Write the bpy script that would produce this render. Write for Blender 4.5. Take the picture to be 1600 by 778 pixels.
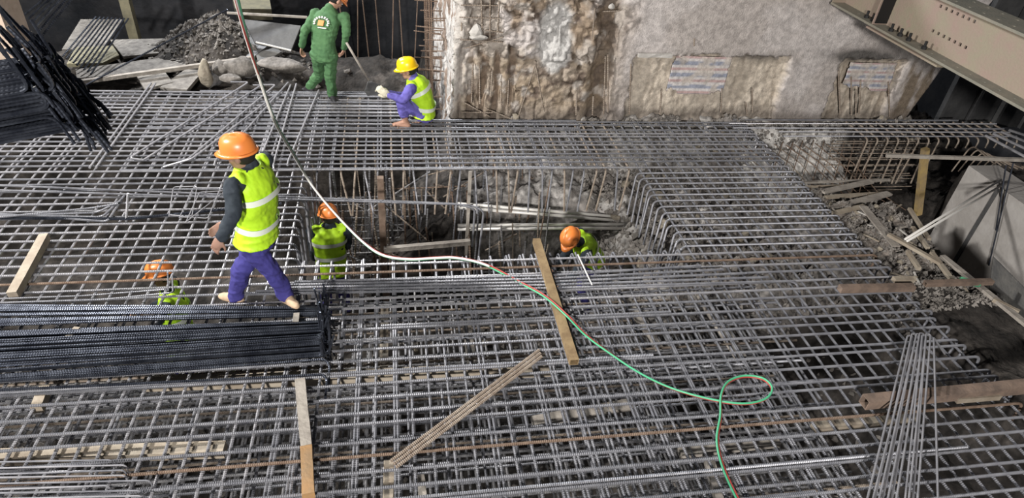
import bpy, bmesh, math, random
import numpy as np
from mathutils import Vector, Matrix
random.seed(7); rng = np.random.RandomState(7)
for o in list(bpy.data.objects): bpy.data.objects.remove(o)
S = bpy.context.scene; COL = S.collection

# ---------------------------------------------------------------- camera (from the two vanishing points of the mat)
F = 1022.0; H = 3.9
ax = Vector((0.98490362, -0.0293032, 0.17060534)).normalized()
ay = Vector((-0.15428186, -0.59552799, 0.78838032)).normalized()
au = ay.cross(ax).normalized()
if au.y > 0: au = -au
cam_d = bpy.data.cameras.new('camera'); cam = bpy.data.objects.new('camera', cam_d); COL.objects.link(cam)
cam_d.sensor_fit = 'HORIZONTAL'; cam_d.sensor_width = 36; cam_d.lens = 36*F/1600; cam_d.clip_start = .05; cam_d.clip_end = 100
def c2w(v): return Vector((Vector(v).dot(ax), Vector(v).dot(ay), Vector(v).dot(au)))
R = Matrix((c2w((1, 0, 0)), c2w((0, -1, 0)), c2w((0, 0, -1)))).transposed()
cam.matrix_world = Matrix.Translation((0, 0, H)) @ R.to_4x4()
S.camera = cam
def ray(u, v): return c2w((u-800, v-389, F))
def P(u, v, z=0.0):
    d = ray(u, v); t = (z-H)/d.z; return Vector((d.x*t, d.y*t, z))
def J(u, v, Y):
    d = ray(u, v); t = Y/d.y; return Vector((d.x*t, Y, H+d.z*t))

# ---------------------------------------------------------------- world, lights, exposure
S.view_settings.view_transform = 'Standard'; S.view_settings.look = 'None'
S.view_settings.exposure = 0.0; S.view_settings.gamma = 1; S.view_settings.use_curve_mapping = False
w = bpy.data.worlds.new('night'); S.world = w; w.use_nodes = True
w.node_tree.nodes['Background'].inputs[0].default_value = (0.30, 0.34, 0.42, 1)
w.node_tree.nodes['Background'].inputs[1].default_value = 0.07
def flood(name, loc, to, power, size, col):
    l = bpy.data.lights.new(name, 'AREA'); l.energy = power; l.size = size; l.color = col; l.shape = 'DISK'
    o = bpy.data.objects.new(name, l); COL.objects.link(o); o.location = loc
    o.rotation_euler = (Vector(to)-Vector(loc)).to_track_quat('-Z', 'Y').to_euler(); return o
flood('floodlight_front', (-2.0, -6.5, 5.3), (1.5, 6, 0), 1900, .8, (1, .96, .92))
flood('floodlight_left', (-7.0, 5.0, 5.8), (0, 7, 0), 1250, .5, (1, .97, .93))
flood('floodlight_back', (-4.4, 13.9, 6.0), (-2.5, 6.5, 0), 1100, .8, (.95, .97, 1))

# ---------------------------------------------------------------- helpers
def tag(o, label=None, cat=None, group=None, kind=None):
    if label: o['label'] = label
    if cat: o['category'] = cat
    if group: o['group'] = group
    if kind: o['kind'] = kind
    return o
def empty(name, loc, label, cat, group=None):
    o = bpy.data.objects.new(name, None); COL.objects.link(o); o.location = loc; o.empty_display_size = .1
    return tag(o, label, cat, group)
def mk(name, me, mat=None, parent=None, loc=None):
    o = bpy.data.objects.new(name, me); COL.objects.link(o)
    if mat and not me.materials: me.materials.append(mat)
    if loc is not None: o.location = loc
    if parent: o.parent = parent
    return o
def mesh(vs, fs, smooth=False, name='m'):
    me = bpy.data.meshes.new(name); me.from_pydata([tuple(v) for v in vs], [], fs); me.validate(); me.update()
    if smooth: me.polygons.foreach_set('use_smooth', [True]*len(me.polygons))
    return me
def off(parent):  # offset so that world coordinates can be used for children of a moved empty
    return parent.location if parent else Vector((0, 0, 0))
class MB:
    def __init__(s): s.v = []; s.f = []
    def add(s, vs, fs):
        n = len(s.v); s.v += [tuple(v) for v in vs]; s.f += [tuple(i+n for i in f) for f in fs]; return s
    def box(s, c, size, M=None, bevel=0):
        c = Vector(c); a, b, d = [x/2 for x in size]; M = M or Matrix.Identity(3)
        vs = [c + M @ Vector((x*a, y*b, z*d)) for z in (-1, 1) for y in (-1, 1) for x in (-1, 1)]
        return s.add(vs, [(0, 2, 3, 1), (4, 5, 7, 6), (0, 1, 5, 4), (2, 6, 7, 3), (0, 4, 6, 2), (1, 3, 7, 5)])
    def beam(s, p, q, w_, h_, up=(0, 0, 1), wob=0):
        p = Vector(p); q = Vector(q); d = (q-p); L = d.length; d.normalize(); sd = d.cross(Vector(up)).normalized(); u = sd.cross(d)
        n = 5 if wob else 2; vs = []; fs = []
        for i in range(n):
            t = i/(n-1); c = p+(q-p)*t
            for (x, y) in ((-1, -1), (1, -1), (1, 1), (-1, 1)):
                vs.append(c+sd*(x*w_/2)*(1+random.uniform(-wob, wob))+u*(y*h_/2)*(1+random.uniform(-wob, wob)))
            if i:
                b = (i-1)*4
                for k in range(4): fs.append((b+k, b+(k+1) % 4, b+4+(k+1) % 4, b+4+k))
        fs += [(3, 2, 1, 0), tuple((n-1)*4+k for k in range(4))]
        return s.add(vs, fs)
    def tube(s, pts, r, n=8, r2=None, cap=True):
        vs, fs = sweep(pts, r, n, r2=r2, cap=cap); return s.add(vs, fs)
    def obj(s, name, mat, parent=None, smooth=False):
        o = parent; vs = s.v
        if parent:
            l = parent.matrix_world.translation if False else wloc(parent); vs = [(v[0]-l.x, v[1]-l.y, v[2]-l.z) for v in vs]
        return mk(name, mesh(vs, s.f, smooth), mat, parent)
def wloc(o):
    l = Vector(o.location); 
    while o.parent: o = o.parent; l = l+Vector(o.location)
    return l
def frames(pts):
    pts = [Vector(p) for p in pts]; T = []
    for i in range(len(pts)):
        a = pts[max(i-1, 0)]; b = pts[min(i+1, len(pts)-1)]; T.append((b-a).normalized())
    up = Vector((0, 0, 1)) if abs(T[0].z) < .9 else Vector((0, 1, 0))
    nrm = (up-T[0]*up.dot(T[0])).normalized(); N = [nrm]
    for i in range(1, len(pts)):
        nrm = (nrm-T[i]*nrm.dot(T[i])); nrm = nrm.normalized() if nrm.length > 1e-6 else N[-1]; N.append(nrm)
    return pts, T, N
def sweep(pts, r, n=8, r2=None, cap=True, radii=None):
    pts, T, N = frames(pts); vs = []; fs = []
    for i, (p, t, nn) in enumerate(zip(pts, T, N)):
        b = t.cross(nn); rr = radii[i] if radii is not None else (r if r2 is None else r+(r2-r)*i/(len(pts)-1))
        for k in range(n):
            a = 2*math.pi*k/n; vs.append(p+nn*(math.cos(a)*rr)+b*(math.sin(a)*rr))
        if i:
            q = (i-1)*n
            for k in range(n): fs.append((q+k, q+(k+1) % n, q+n+(k+1) % n, q+n+k))
    if cap: fs += [tuple(range(n-1, -1, -1)), tuple((len(pts)-1)*n+k for k in range(n))]
    return vs, fs
def resample(pts, step):
    pts = [Vector(p) for p in pts]; out = [pts[0]]; acc = 0
    for a, b in zip(pts, pts[1:]):
        L = (b-a).length; d = step-acc
        while d <= L: out.append(a+(b-a)*(d/L)); d += step
        acc = L-(d-step)
    out.append(pts[-1]); return out
def smooth_path(pts, step=.05, closed=False):   # Catmull-Rom
    pts = [Vector(p) for p in pts]; out = []
    for i in range(len(pts)-1):
        p0 = pts[max(i-1, 0)]; p1 = pts[i]; p2 = pts[i+1]; p3 = pts[min(i+2, len(pts)-1)]
        n = max(2, int((p2-p1).length/step))
        for k in range(n):
            t = k/n; out.append(.5*((2*p1)+(p2-p0)*t+(2*p0-5*p1+4*p2-p3)*t*t+(3*p1-p0-3*p2+p3)*t**3))
    out.append(pts[-1]); return out
def fillet(pts, rad, n=5):
    pts = [Vector(p) for p in pts]; out = [pts[0]]
    for a, b, c in zip(pts, pts[1:], pts[2:]):
        u = (a-b); v = (c-b); d = min(rad, u.length*.48, v.length*.48); p = b+u.normalized()*d; q = b+v.normalized()*d
        for k in range(n+1):
            t = k/n; out.append(p*(1-t)**2+b*2*t*(1-t)+q*t*t)
    out.append(pts[-1]); return out
PITCH = .0145
def ribbed(pts, r, n=6, pitch=PITCH, rib=.24):
    pp = resample(pts, pitch/2)
    if len(pp) > 2 and (pp[-1]-pp[-2]).length < 1e-4: pp.pop()
    return sweep(pp, r, n, radii=[r*(1-rib) if i % 2 else r*(1+rib*.6) for i in range(len(pp))])
def ribbed_mesh(pts, r, n=6, **k): return mesh(*ribbed(pts, r, n, **k))
_bm = {}
def bar_mesh(L, r, mat, h0=0, h1=0, pitch=PITCH):
    """bar along +X from 0 to L, optional hooks bent down at either end"""
    key = (round(L, 2), r, mat.name, h0, h1)
    if key not in _bm:
        pts = [(0, 0, 0), (L, 0, 0)]
        if h0: pts = [(0, 0, -h0)]+pts
        if h1: pts = pts+[(L, 0, -h1)]
        if h0 or h1: pts = fillet(pts, .07)
        me = ribbed_mesh(pts, r, pitch=pitch); me.materials.append(mat); _bm[key] = me
    return _bm[key]
# value noise
def vnoise(x, y, seed=0):
    xi = np.floor(x).astype(np.int64); yi = np.floor(y).astype(np.int64); fx = x-xi; fy = y-yi
    fx = fx*fx*(3-2*fx); fy = fy*fy*(3-2*fy)
    def h(a, b):
        n = (a*374761393+b*668265263+seed*1442695041) & 0x7fffffff; n = ((n ^ (n >> 13))*1274126177) & 0x7fffffff
        return ((n ^ (n >> 16)) & 0xffff)/65535.0
    return (h(xi, yi)*(1-fx)+h(xi+1, yi)*fx)*(1-fy)+(h(xi, yi+1)*(1-fx)+h(xi+1, yi+1)*fx)*fy
def fbm(x, y, s=1.0, o=4, seed=0, g=.5):
    a = 1; t = 0; r = 0
    for k in range(o): r = r+a*vnoise(x*s+17.3*k, y*s-9.1*k, seed+k); t += a; a *= g; s *= 2.03
    return r/t
def sst(a, b, x): t = np.clip((x-a)/(b-a), 0, 1); return t*t*(3-2*t)

# ---------------------------------------------------------------- materials
def mat(name, col, rough=.7, metal=0, noise=None, bump=0, bscale=40, scale=8, attr=None, spec=.4, stretch=None, col3=None):
    m = bpy.data.materials.new(name); m.use_nodes = True; nt = m.node_tree; N = nt.nodes; L = nt.links
    b = N['Principled BSDF']; b.inputs['Roughness'].default_value = rough; b.inputs['Metallic'].default_value = metal
    b.inputs['Specular IOR Level'].default_value = spec; b.inputs['Base Color'].default_value = (*col, 1)
    tc = N.new('ShaderNodeTexCoord'); mp = N.new('ShaderNodeMapping'); L.new(tc.outputs['Object'], mp.inputs[0])
    if stretch: mp.inputs['Scale'].default_value = stretch
    src = None
    if attr:
        a = N.new('ShaderNodeAttribute'); a.attribute_name = attr; src = a.outputs['Color']
    if noise or col3:
        t = N.new('ShaderNodeTexNoise'); t.inputs['Scale'].default_value = scale; t.inputs['Detail'].default_value = 8; t.inputs['Roughness'].default_value = .65
        L.new(mp.outputs[0], t.inputs[0])
        rp = N.new('ShaderNodeValToRGB'); L.new(t.outputs[0], rp.inputs[0])
        if attr:
            rp.color_ramp.elements[0].position = .38; rp.color_ramp.elements[1].position = .62
            rp.color_ramp.elements[0].color = (*[noise]*3, 1); rp.color_ramp.elements[1].color = (1.15, 1.15, 1.15, 1)
            mx = N.new('ShaderNodeMixRGB'); mx.blend_type = 'MULTIPLY'; mx.inputs[0].default_value = 1
            L.new(src, mx.inputs[1]); L.new(rp.outputs[0], mx.inputs[2]); src = mx.outputs[0]
        else:
            rp.color_ramp.elements[0].position = .38; rp.color_ramp.elements[1].position = .62
            rp.color_ramp.elements[0].color = (*col, 1); rp.color_ramp.elements[1].color = (*noise, 1)
            if col3: e = rp.color_ramp.elements.new(.72); e.color = (*col3, 1)
            src = rp.outputs[0]
    if src: L.new(src, b.inputs['Base Color'])
    if bump:
        t2 = N.new('ShaderNodeTexNoise'); t2.inputs['Scale'].default_value = bscale; t2.inputs['Detail'].default_value = 6; L.new(mp.outputs[0], t2.inputs[0])
        bp = N.new('ShaderNodeBump'); bp.inputs['Strength'].default_value = bump; bp.inputs['Distance'].default_value = .02
        L.new(t2.outputs[0], bp.inputs['Height']); L.new(bp.outputs[0], b.inputs['Normal'])
    return m
M = {}
M['steel'] = mat('rebar_steel', (.16, .163, .182), .45, .4, (.27, .272, .292), scale=6)
M['steel_lt'] = mat('rebar_light', (.28, .28, .30), .42, .45, (.40, .395, .415), scale=6)
M['steel_lo'] = mat('rebar_lower', (.18, .18, .19), .55, .2, (.30, .295, .30), scale=5)
M['rust'] = mat('rebar_rust', (.13, .085, .06), .8, .1, (.22, .16, .12), scale=9)
M['dark'] = mat('rebar_blue_black', (.035, .04, .055), .3, .75, (.09, .10, .125), scale=7)
M['muddy'] = mat('rebar_muddy', (.20, .155, .12), .8, .1, (.34, .29, .24), scale=12)
M['timber'] = mat('timber', (.36, .315, .25), .8, 0, (.26, .215, .165), .3, 30, 5, stretch=(1, 1, 1))
M['timber_gr'] = mat('timber_grey', (.24, .215, .19), .85, 0, (.36, .33, .29), .4, 30, 6)
M['timber_or'] = mat('timber_orange', (.36, .20, .08), .7, 0, (.27, .18, .10), .3, 30, 4)
M['board'] = mat('shaded_board', (.12, .11, .10), .9, 0, (.22, .205, .185), .5, 30, 9)  # grey timber darkened in its colour to suit the dim background
M['post_y'] = mat('yellow_post', (.42, .30, .12), .7, 0, (.28, .21, .12), .3, 30, 6)
M['ply'] = mat('plywood', (.22, .20, .13), .8, 0, (.15, .14, .10), .2, 30, 5)
M['plank_dk'] = mat('plank_dark', (.10, .10, .10), .8, 0, (.17, .165, .155), .3, 25, 5)
M['conc'] = mat('concrete_light', (.42, .40, .38), .85, 0, (.34, .32, .30), .35, 18, 3)
M['conc_w'] = mat('concrete_white', (.55, .53, .50), .85, 0, (.42, .40, .37), .3, 20, 4)
M['rock'] = mat('rock', (.11, .10, .09), .9, 0, (.24, .22, .20), .8, 25, 8)
M['rock_lt'] = mat('rock_light', (.38, .34, .27), .9, 0, (.28, .24, .19), .6, 25, 6)
M['soil'] = mat('soil', (.085, .075, .065), .95, 0, .45, 1.0, 22, 9, attr='col')
M['wallm'] = mat('chipped_concrete', (.4, .36, .33), .92, 0, .76, .5, 60, 16, attr='col', spec=.2)
M['beam'] = mat('beam_paint', (.27, .20, .165), .8, 0, (.25, .22, .16), .25, 40, 3, col3=(.29, .20, .17))
M['flange'] = mat('beam_flange', (.17, .165, .135), .8, 0, (.22, .20, .16), .2, 40, 5)
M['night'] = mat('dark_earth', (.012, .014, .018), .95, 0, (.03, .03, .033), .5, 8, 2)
M['black'] = mat('black', (.008, .008, .008), .6)
M['sheet'] = mat('steel_sheet', (.075, .075, .078), .55, .4, (.12, .12, .12), .3, 15, 3)
M['tan_steel'] = mat('column_tan', (.50, .40, .32), .7, .0, (.40, .31, .24), .3, 20, 4)
M['col_br'] = mat('column_brown', (.30, .20, .14), .7, .0, (.36, .26, .19), .3, 20, 4)
M['rusty_tube'] = mat('rusty_tube', (.24, .165, .09), .65, .2, (.36, .26, .14), .2, 40, 9)
M['rusty_brown'] = mat('rusty_brown', (.14, .105, .085), .75, .1, (.24, .175, .135), .2, 40, 9)
M['hose_g'] = mat('hose_green', (.08, .42, .22), .4, 0, spec=.6)
M['hose_r'] = mat('hose_red', (.42, .06, .05), .45, 0, spec=.5)
M['hose_w'] = mat('hose_highlight', (.80, .78, .74), .4, 0, spec=.6)
M['skin'] = mat('skin', (.42, .24, .17), .6)
M['skin_d'] = mat('skin_dark', (.26, .15, .11), .6)
M['hair'] = mat('hair', (.015, .012, .01), .7)
M['glove'] = mat('glove', (.62, .58, .45), .9, 0, (.45, .42, .33), .4, 60, 20)
M['vest'] = mat('hi_vis', (.52, .84, .03), .6, 0, (.44, .74, .02), .25, 14, 5)
M['stripe'] = mat('reflective', (.75, .80, .70), .4)
M['ylw_helm'] = mat('helmet_yellow', (.90, .56, .01), .3, spec=.5)
M['or_helm'] = mat('helmet_orange', (.70, .21, .045), .35, spec=.5)
M['navy'] = mat('navy_cloth', (.035, .03, .16), .85, 0, (.055, .05, .24), .35, 10, 5)
M['purple'] = mat('purple_cloth', (.10, .085, .33), .85, 0, (.14, .12, .42), .35, 14, 6)
M['green'] = mat('green_cloth', (.05, .125, .052), .85, 0, (.075, .17, .07), .35, 14, 6)
M['sleeve'] = mat('dark_sleeve', (.018, .025, .035), .85, 0, (.03, .04, .05), .3, 14, 6)
M['shoe'] = mat('shoe', (.03, .03, .033), .6); M['tan'] = mat('tan_shoe', (.50, .36, .24), .7)
M['white'] = mat('white_print', (.8, .8, .78), .8); M['orange_p'] = mat('orange_print', (.85, .33, .12), .8)
M['conduit'] = mat('pale_tube', (.78, .76, .72), .4, .2)
M['bottle'] = mat('green_plastic', (.10, .40, .22), .3)
M['red_tape'] = mat('red_tape', (.35, .06, .07), .8)

# ---------------------------------------------------------------- terrain
EDGE = 5.07
def terrain(X, Y):
    z = np.full_like(X, -2.05)
    # rubble bank under the right and back of the mat
    bank = sst(2.3, 3.15, X+0.25*(fbm(X, Y, 2, 3, 5)-.5))*sst(4.7, 5.6, Y)
    z = z+bank*1.25
    back = sst(6.75, 7.5, Y+.5*(fbm(X, Y, 1.5, 3, 9)-.5)-.25*np.clip(X-1, -1, 0))*sst(-1.2, 1.2, X)*(1-bank)
    z = z+back*1.25
    fr = sst(3.9, 4.9, X)*(1-sst(4.7, 5.6, Y)); z = z+fr*1.05
    # left and back left
    bl = sst(8.9, 9.25, Y)*(1-sst(.2, .8, X)); z = np.maximum(z, -2.05+bl*1.8)
    # concrete lean-to slope at the back right
    cs = sst(4.9, 5.3, X)*sst(6.7, 7.0, Y)*(1-sst(6.6, 6.9, X)); z = np.where(cs > 0, z*(1-cs)+cs*(-.9+.45*sst(7.0, 8.1, Y)), z)
    # berm with debris
    bm_ = sst(EDGE+.05, EDGE+.45, X)*(1-sst(6.25, 6.75, X-.12*(Y-5)*0))*(1-sst(6.6, 6.9, Y))
    z = np.where(bm_ > 0, z*(1-bm_)+bm_*(-.28+.16*(fbm(X, Y, 1.7, 3, 21)-.5)), z)
    # trench at the right
    tr = sst(6.3, 6.8, X)*(1-sst(8.3, 8.4, X))*(1-sst(7.4, 7.5, Y)); tz = -2.3+1.5*(1-sst(3.6, 5.2, Y)); z = z*(1-tr)+tr*tz
    far = sst(8.3, 8.4, X)*(1-sst(7.9, 8.2, Y)); z = z*(1-far)+far*(-.35)
    bk = sst(6.7, 6.9, X)*sst(7.4, 7.5, Y); z = z*(1-bk)+bk*(-1.1)
    # void behind the boards, mound in front of it
    vd = sst(11.1, 11.7, Y)*(1-sst(.2, .8, X)); z = z-vd*1.7
    md = np.exp(-(((X+2.75)/.8)**2+((Y-11.0)/.75)**2)); z = z+md*.62
    z = z-.35*np.exp(-(((X+.7)/.9)**2+((Y-9.75)/.45)**2))
    lg = sst(8.08, 8.2, Y)*sst(.7, 1.1, X)*(1-sst(8.2, 8.5, X)); z = z*(1-lg)+lg*np.maximum(z, -.06)
    n = fbm(X, Y, 5, 5, 2, .6)-.5; n = n*(1-.75*cs); rough = .16+.26*bank+.22*back+.1*bm_*0+.12*md
    return z+n*rough
x = np.arange(-7.5, 11.5, .045); y = np.arange(.8, 14.5, .045)
XX, YY = np.meshgrid(x, y); ZZ = terrain(XX, YY)
nx, ny = len(x), len(y)
vs = np.stack([XX.ravel(), YY.ravel(), ZZ.ravel()], 1)
i = np.arange(nx*ny).reshape(ny, nx); q = np.stack([i[:-1, :-1], i[:-1, 1:], i[1:, 1:], i[1:, :-1]], -1).reshape(-1, 4)
def fastmesh(vs, q, cols=None, smooth=True):
    me = bpy.data.meshes.new('g'); me.vertices.add(len(vs)); me.vertices.foreach_set('co', vs.astype(np.float32).ravel())
    me.loops.add(q.size); me.loops.foreach_set('vertex_index', q.astype(np.int32).ravel())
    me.polygons.add(len(q)); me.polygons.foreach_set('loop_start', np.arange(0, q.size, q.shape[1], dtype=np.int32)); me.polygons.foreach_set('use_smooth', np.full(len(q), smooth))
    if cols is not None:
        a = me.color_attributes.new('col', 'FLOAT_COLOR', 'POINT'); a.data.foreach_set('color', np.c_[cols, np.ones(len(cols))].astype(np.float32).ravel())
    me.update(calc_edges=True); me.validate(); return me
def blend(c, k, new): k = k[..., None]; return c*(1-k)+np.array(new)*k
C0 = np.zeros(XX.shape+(3,))+np.array((.030, .026, .023))
C0 = blend(C0, sst(.5, .62, fbm(XX, YY, 3, 4, 31)), (.08, .070, .062))
gr = np.clip(sst(2.2, 3.2, XX)*sst(4.9, 5.8, YY)+sst(0.6, 1.8, XX)*sst(6.9, 7.6, YY), 0, 1)*(1-sst(EDGE, EDGE+.4, XX))
C0 = blend(C0, gr, (.44, .42, .40)); C0 = blend(C0, gr*sst(.5, .6, fbm(XX, YY, 4, 4, 33)), (.22, .20, .185))
C0 = blend(C0, sst(5.0, 5.3, XX)*sst(6.75, 7.0, YY)*(1-sst(6.7, 6.9, XX)), (.62, .60, .57))
C0 = blend(C0, sst(5.2, 5.6, XX)*(1-sst(6.2, 6.5, XX))*sst(4.6, 5.2, YY)*(1-sst(6.5, 6.8, YY)), (.22, .19, .165))
floor = mk('floor', fastmesh(vs, q, C0.reshape(-1, 3)), M['soil']); tag(floor, 'uneven muddy bottom of the excavation', kind='structure')
def tz(X, Y): return float(terrain(np.array([[X]]), np.array([[Y]]))[0, 0])

# ---------------------------------------------------------------- back wall (chipped diaphragm wall) with its return on the left
WY = 8.28
u = np.concatenate([np.arange(-3.6, 0, .03), np.arange(0, 7.55, .02)]); v = np.arange(-1.3, 2.9, .02)
U, V = np.meshgrid(u, v)
X0 = .78
fx = X0+np.clip(U, 0, None)+.05*np.clip(U, None, 0)*.2
fy = WY+np.clip(-U, 0, None)
nA = fbm(U, V, 2.2, 5, 41, .6)-.5; nB = fbm(U, V, 9, 4, 43, .6)-.5; crk = np.abs(fbm(U*1.0, V*.55, 3.1, 4, 47)-.5)
def pxX(px, py): return J(px, py, WY).x-X0
def pz(px, py): return J(px, py, WY).z
rough = 1-sst(pxX(930, 60), pxX(1010, 60), U+.3*nA)       # rough left half
rough = np.where(U < 0, .55, rough)
nC = fbm(U, V, 22, 3, 49)-.5
disp = rough*(nA*.30+nB*.20+nC*.08-.07*sst(.04, 0, crk))+(1-rough)*(nB*.008+nA*.03)
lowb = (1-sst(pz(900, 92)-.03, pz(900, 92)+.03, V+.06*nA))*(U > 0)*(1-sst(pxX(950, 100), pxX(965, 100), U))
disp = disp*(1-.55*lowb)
def rect(x0, x1, y0, y1, e=.03):
    a, b = pxX(x0, (y0+y1)/2), pxX(x1, (y0+y1)/2); t, bt = pz((x0+x1)/2, y0), pz((x0+x1)/2, y1)
    j = .16*nB
    return sst(a-e, a+e, U+j)*(1-sst(b-e, b+e, U+j))*sst(bt-e, bt+e, V+j)*(1-sst(t-e, t+e, V+j))
R1 = rect(985, 1222, 88, 192); R2 = rect(1300, 1395, 95, 192)
disp = disp+(R1+R2)*(.0+nB*.05)-0; rec = (R1+R2)*.10                      # recessed (deeper into the wall)
gut = sst(pxX(925, 60), pxX(945, 60), U)*(1-sst(pxX(955, 60), pxX(975, 60), U)); rec = rec+gut*(.12+.2*nA)
ribs = sst(.25, .8, np.sin(U*34+5*fbm(U, V*.35, 4, 3, 58)+9*fbm(U, V*.1, 1.5, 2, 59))*.5+.5)*sst(.25, .5, fbm(U, V, 2.5, 3, 57))*(1-sst(pz(760, 95), pz(760, 60), V))*(1-sst(pxX(800, 120), pxX(820, 120), U))*(U > .02); rec = rec+ribs*.05
ribs2 = (R2+R1*.4)*sst(.3, .8, fbm(U*8, V*1.2, 2.2, 3, 55)); rec = rec+ribs2*.03
edge = sst(pxX(1400, 140), pxX(1412, 140), U)
d = disp-rec
wl = U < 0
fy2 = np.where(wl, fy, fy-d*np.clip(U/.1, 0, 1)); fx2 = np.where(wl, fx-d*.55, fx-(1-np.clip(U/.1, 0, 1))*d*.5)
# right end leans away: cut the wall along a sloping edge
lean = np.clip((pxX(1478, 100)-(pz(1478, 100)-V)*(.28))-U, -.6, 10)
fx2 = np.where(lean < 0, fx2+lean, fx2); fy2 = np.where(lean < 0, fy2+(-lean)*1.0, fy2)
cw = np.zeros(U.shape+(3,))+np.array((.44, .40, .375))
cw = blend(cw, sst(.45, .62, fbm(U, V, 1.6, 4, 61)), (.53, .49, .47))
cw = blend(cw, rough*(U > 0)*sst(.42, .58, fbm(U, V, 3, 5, 63)), (.30, .235, .175))
cw = blend(cw, rough*(U > 0)*sst(.56, .66, fbm(U, V, 2.3, 4, 68)), (.42, .375, .33))
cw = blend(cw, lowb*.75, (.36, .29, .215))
cw = blend(cw, gut*.8, (.15, .11, .075))
cw = blend(cw, rough*(U > 0)*sst(.035, .005, crk), (.10, .075, .055))
cw = blend(cw, np.clip(R1+R2, 0, 1)*.9, (.58, .51, .42))
cw = blend(cw, ribs, (.20, .15, .11)); cw = blend(cw, ribs2*.6, (.30, .24, .18))
cw = blend(cw, rough*(U > 0)*sst(.55, .75, fbm(U, V, 8, 4, 85)), (.13, .10, .08)); cw = blend(cw, rough*(U > 0)*sst(.6, .72, fbm(U, V, 6, 4, 86)), (.44, .40, .36))
pale = np.exp(-(((U-pxX(868, 60))/.28)**2+((V-pz(868, 60))/.5)**4)); cw = blend(cw, sst(.4, .7, pale+.3*nB), (.50, .49, .475))
soot = np.exp(-(((U-pxX(1350, 90))/.5)**2+((V-pz(1350, 88))/.09)**2)); cw = blend(cw, np.clip(soot*1.6*(.5+fbm(U, V, 9, 3, 77)), 0, .9), (.085, .08, .075))
soot = np.exp(-(((U-pxX(1190, 85))/.25)**2+((V-pz(1190, 92))/.06)**2)); cw = blend(cw, np.clip(soot, 0, .7), (.10, .09, .085))
cw = blend(cw, wl*1.0, (.50, .475, .45)); cw = blend(cw, wl*sst(.54, .6, fbm(U*2, V*.7, 2.2, 4, 71)), (.26, .20, .16))
nearc = (U >= 0)*(1-sst(.0, .28, U+.25*nA+.12*(1-sst(-.2, 1.2, V)))); cw = blend(cw, nearc, (.52, .49, .46))
cw = blend(cw, edge*sst(.4, .6, fbm(U*4, V, 2, 4, 80))*(1-sst(pz(1400, 110), pz(1400, 80), V)), (.20, .16, .12))
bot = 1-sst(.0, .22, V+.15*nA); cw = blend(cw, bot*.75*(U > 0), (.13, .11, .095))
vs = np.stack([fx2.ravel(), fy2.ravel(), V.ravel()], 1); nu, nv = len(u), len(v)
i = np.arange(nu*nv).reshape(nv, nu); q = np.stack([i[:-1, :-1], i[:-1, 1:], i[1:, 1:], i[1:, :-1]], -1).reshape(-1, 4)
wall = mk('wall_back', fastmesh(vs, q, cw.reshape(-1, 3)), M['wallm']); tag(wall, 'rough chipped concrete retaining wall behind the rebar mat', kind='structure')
# steel left standing in the chipped wall
def wall_bar(p, q_, r=.011, m='muddy'):
    o = mk('rebar', ribbed_mesh([p, q_], r, 6, pitch=.03), M[m], wall)
for px, y0, y1 in [(722, 0, 60), (739, 98, 160), (749, 97, 162), (795, 125, 178), (783, 128, 170), (901, 137, 180), (946, 88, 178), (950, 85, 175), (1034, 140, 178), (1085, 60, 72), (986, 100, 178), (769, 110, 150), (766, 0, 60), (752, 0, 55), (780, 2, 50), (1128, 138, 175), (1175, 138, 176), (1165, 160, 180), (1330, 120, 180), (1338, 140, 180), (1310, 110, 178), (1345, 125, 178), (1388, 128, 182), (927, 150, 180)]:
    wall_bar(J(px, y0, WY-.02), J(px+random.uniform(-3, 3), y1, WY-.05))
for a, b in [((720, 8), (778, 9)), ((718, 27), (782, 29)), ((719, 62), (785, 66)), ((758, 47), (786, 51)), ((725, 76), (786, 58)), ((838, 96), (810, 182)), ((836, 95), (850, 175)), ((942, 18), (968, 17)), ((720, 175), (770, 176)), ((760, 170), (800, 186)), ((725, 160), (765, 182)), ((930, 12), (925, 60))]:
    wall_bar(J(*a, WY-.1), J(*b, WY-.12), .008)
# bars sticking out of the left return of the wall
for k in range(34):
    z0 = -.3+2.3*k/34+random.uniform(-.02, .02); yy = WY+random.uniform(.7, 2.4)
    wall_bar(Vector((.72, yy, z0)), Vector((.72-random.uniform(.25, .42), yy+random.uniform(-.05, .05), z0+random.uniform(-.02, .03))), .009, 'rust')
for k in range(7):
    yy = WY+.5+k*.33; zz = random.uniform(-.4, .3); wall_bar(Vector((.55, yy, zz-.3)), Vector((.5, yy, zz+random.uniform(.5, 2))), .009, 'rust')
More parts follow.
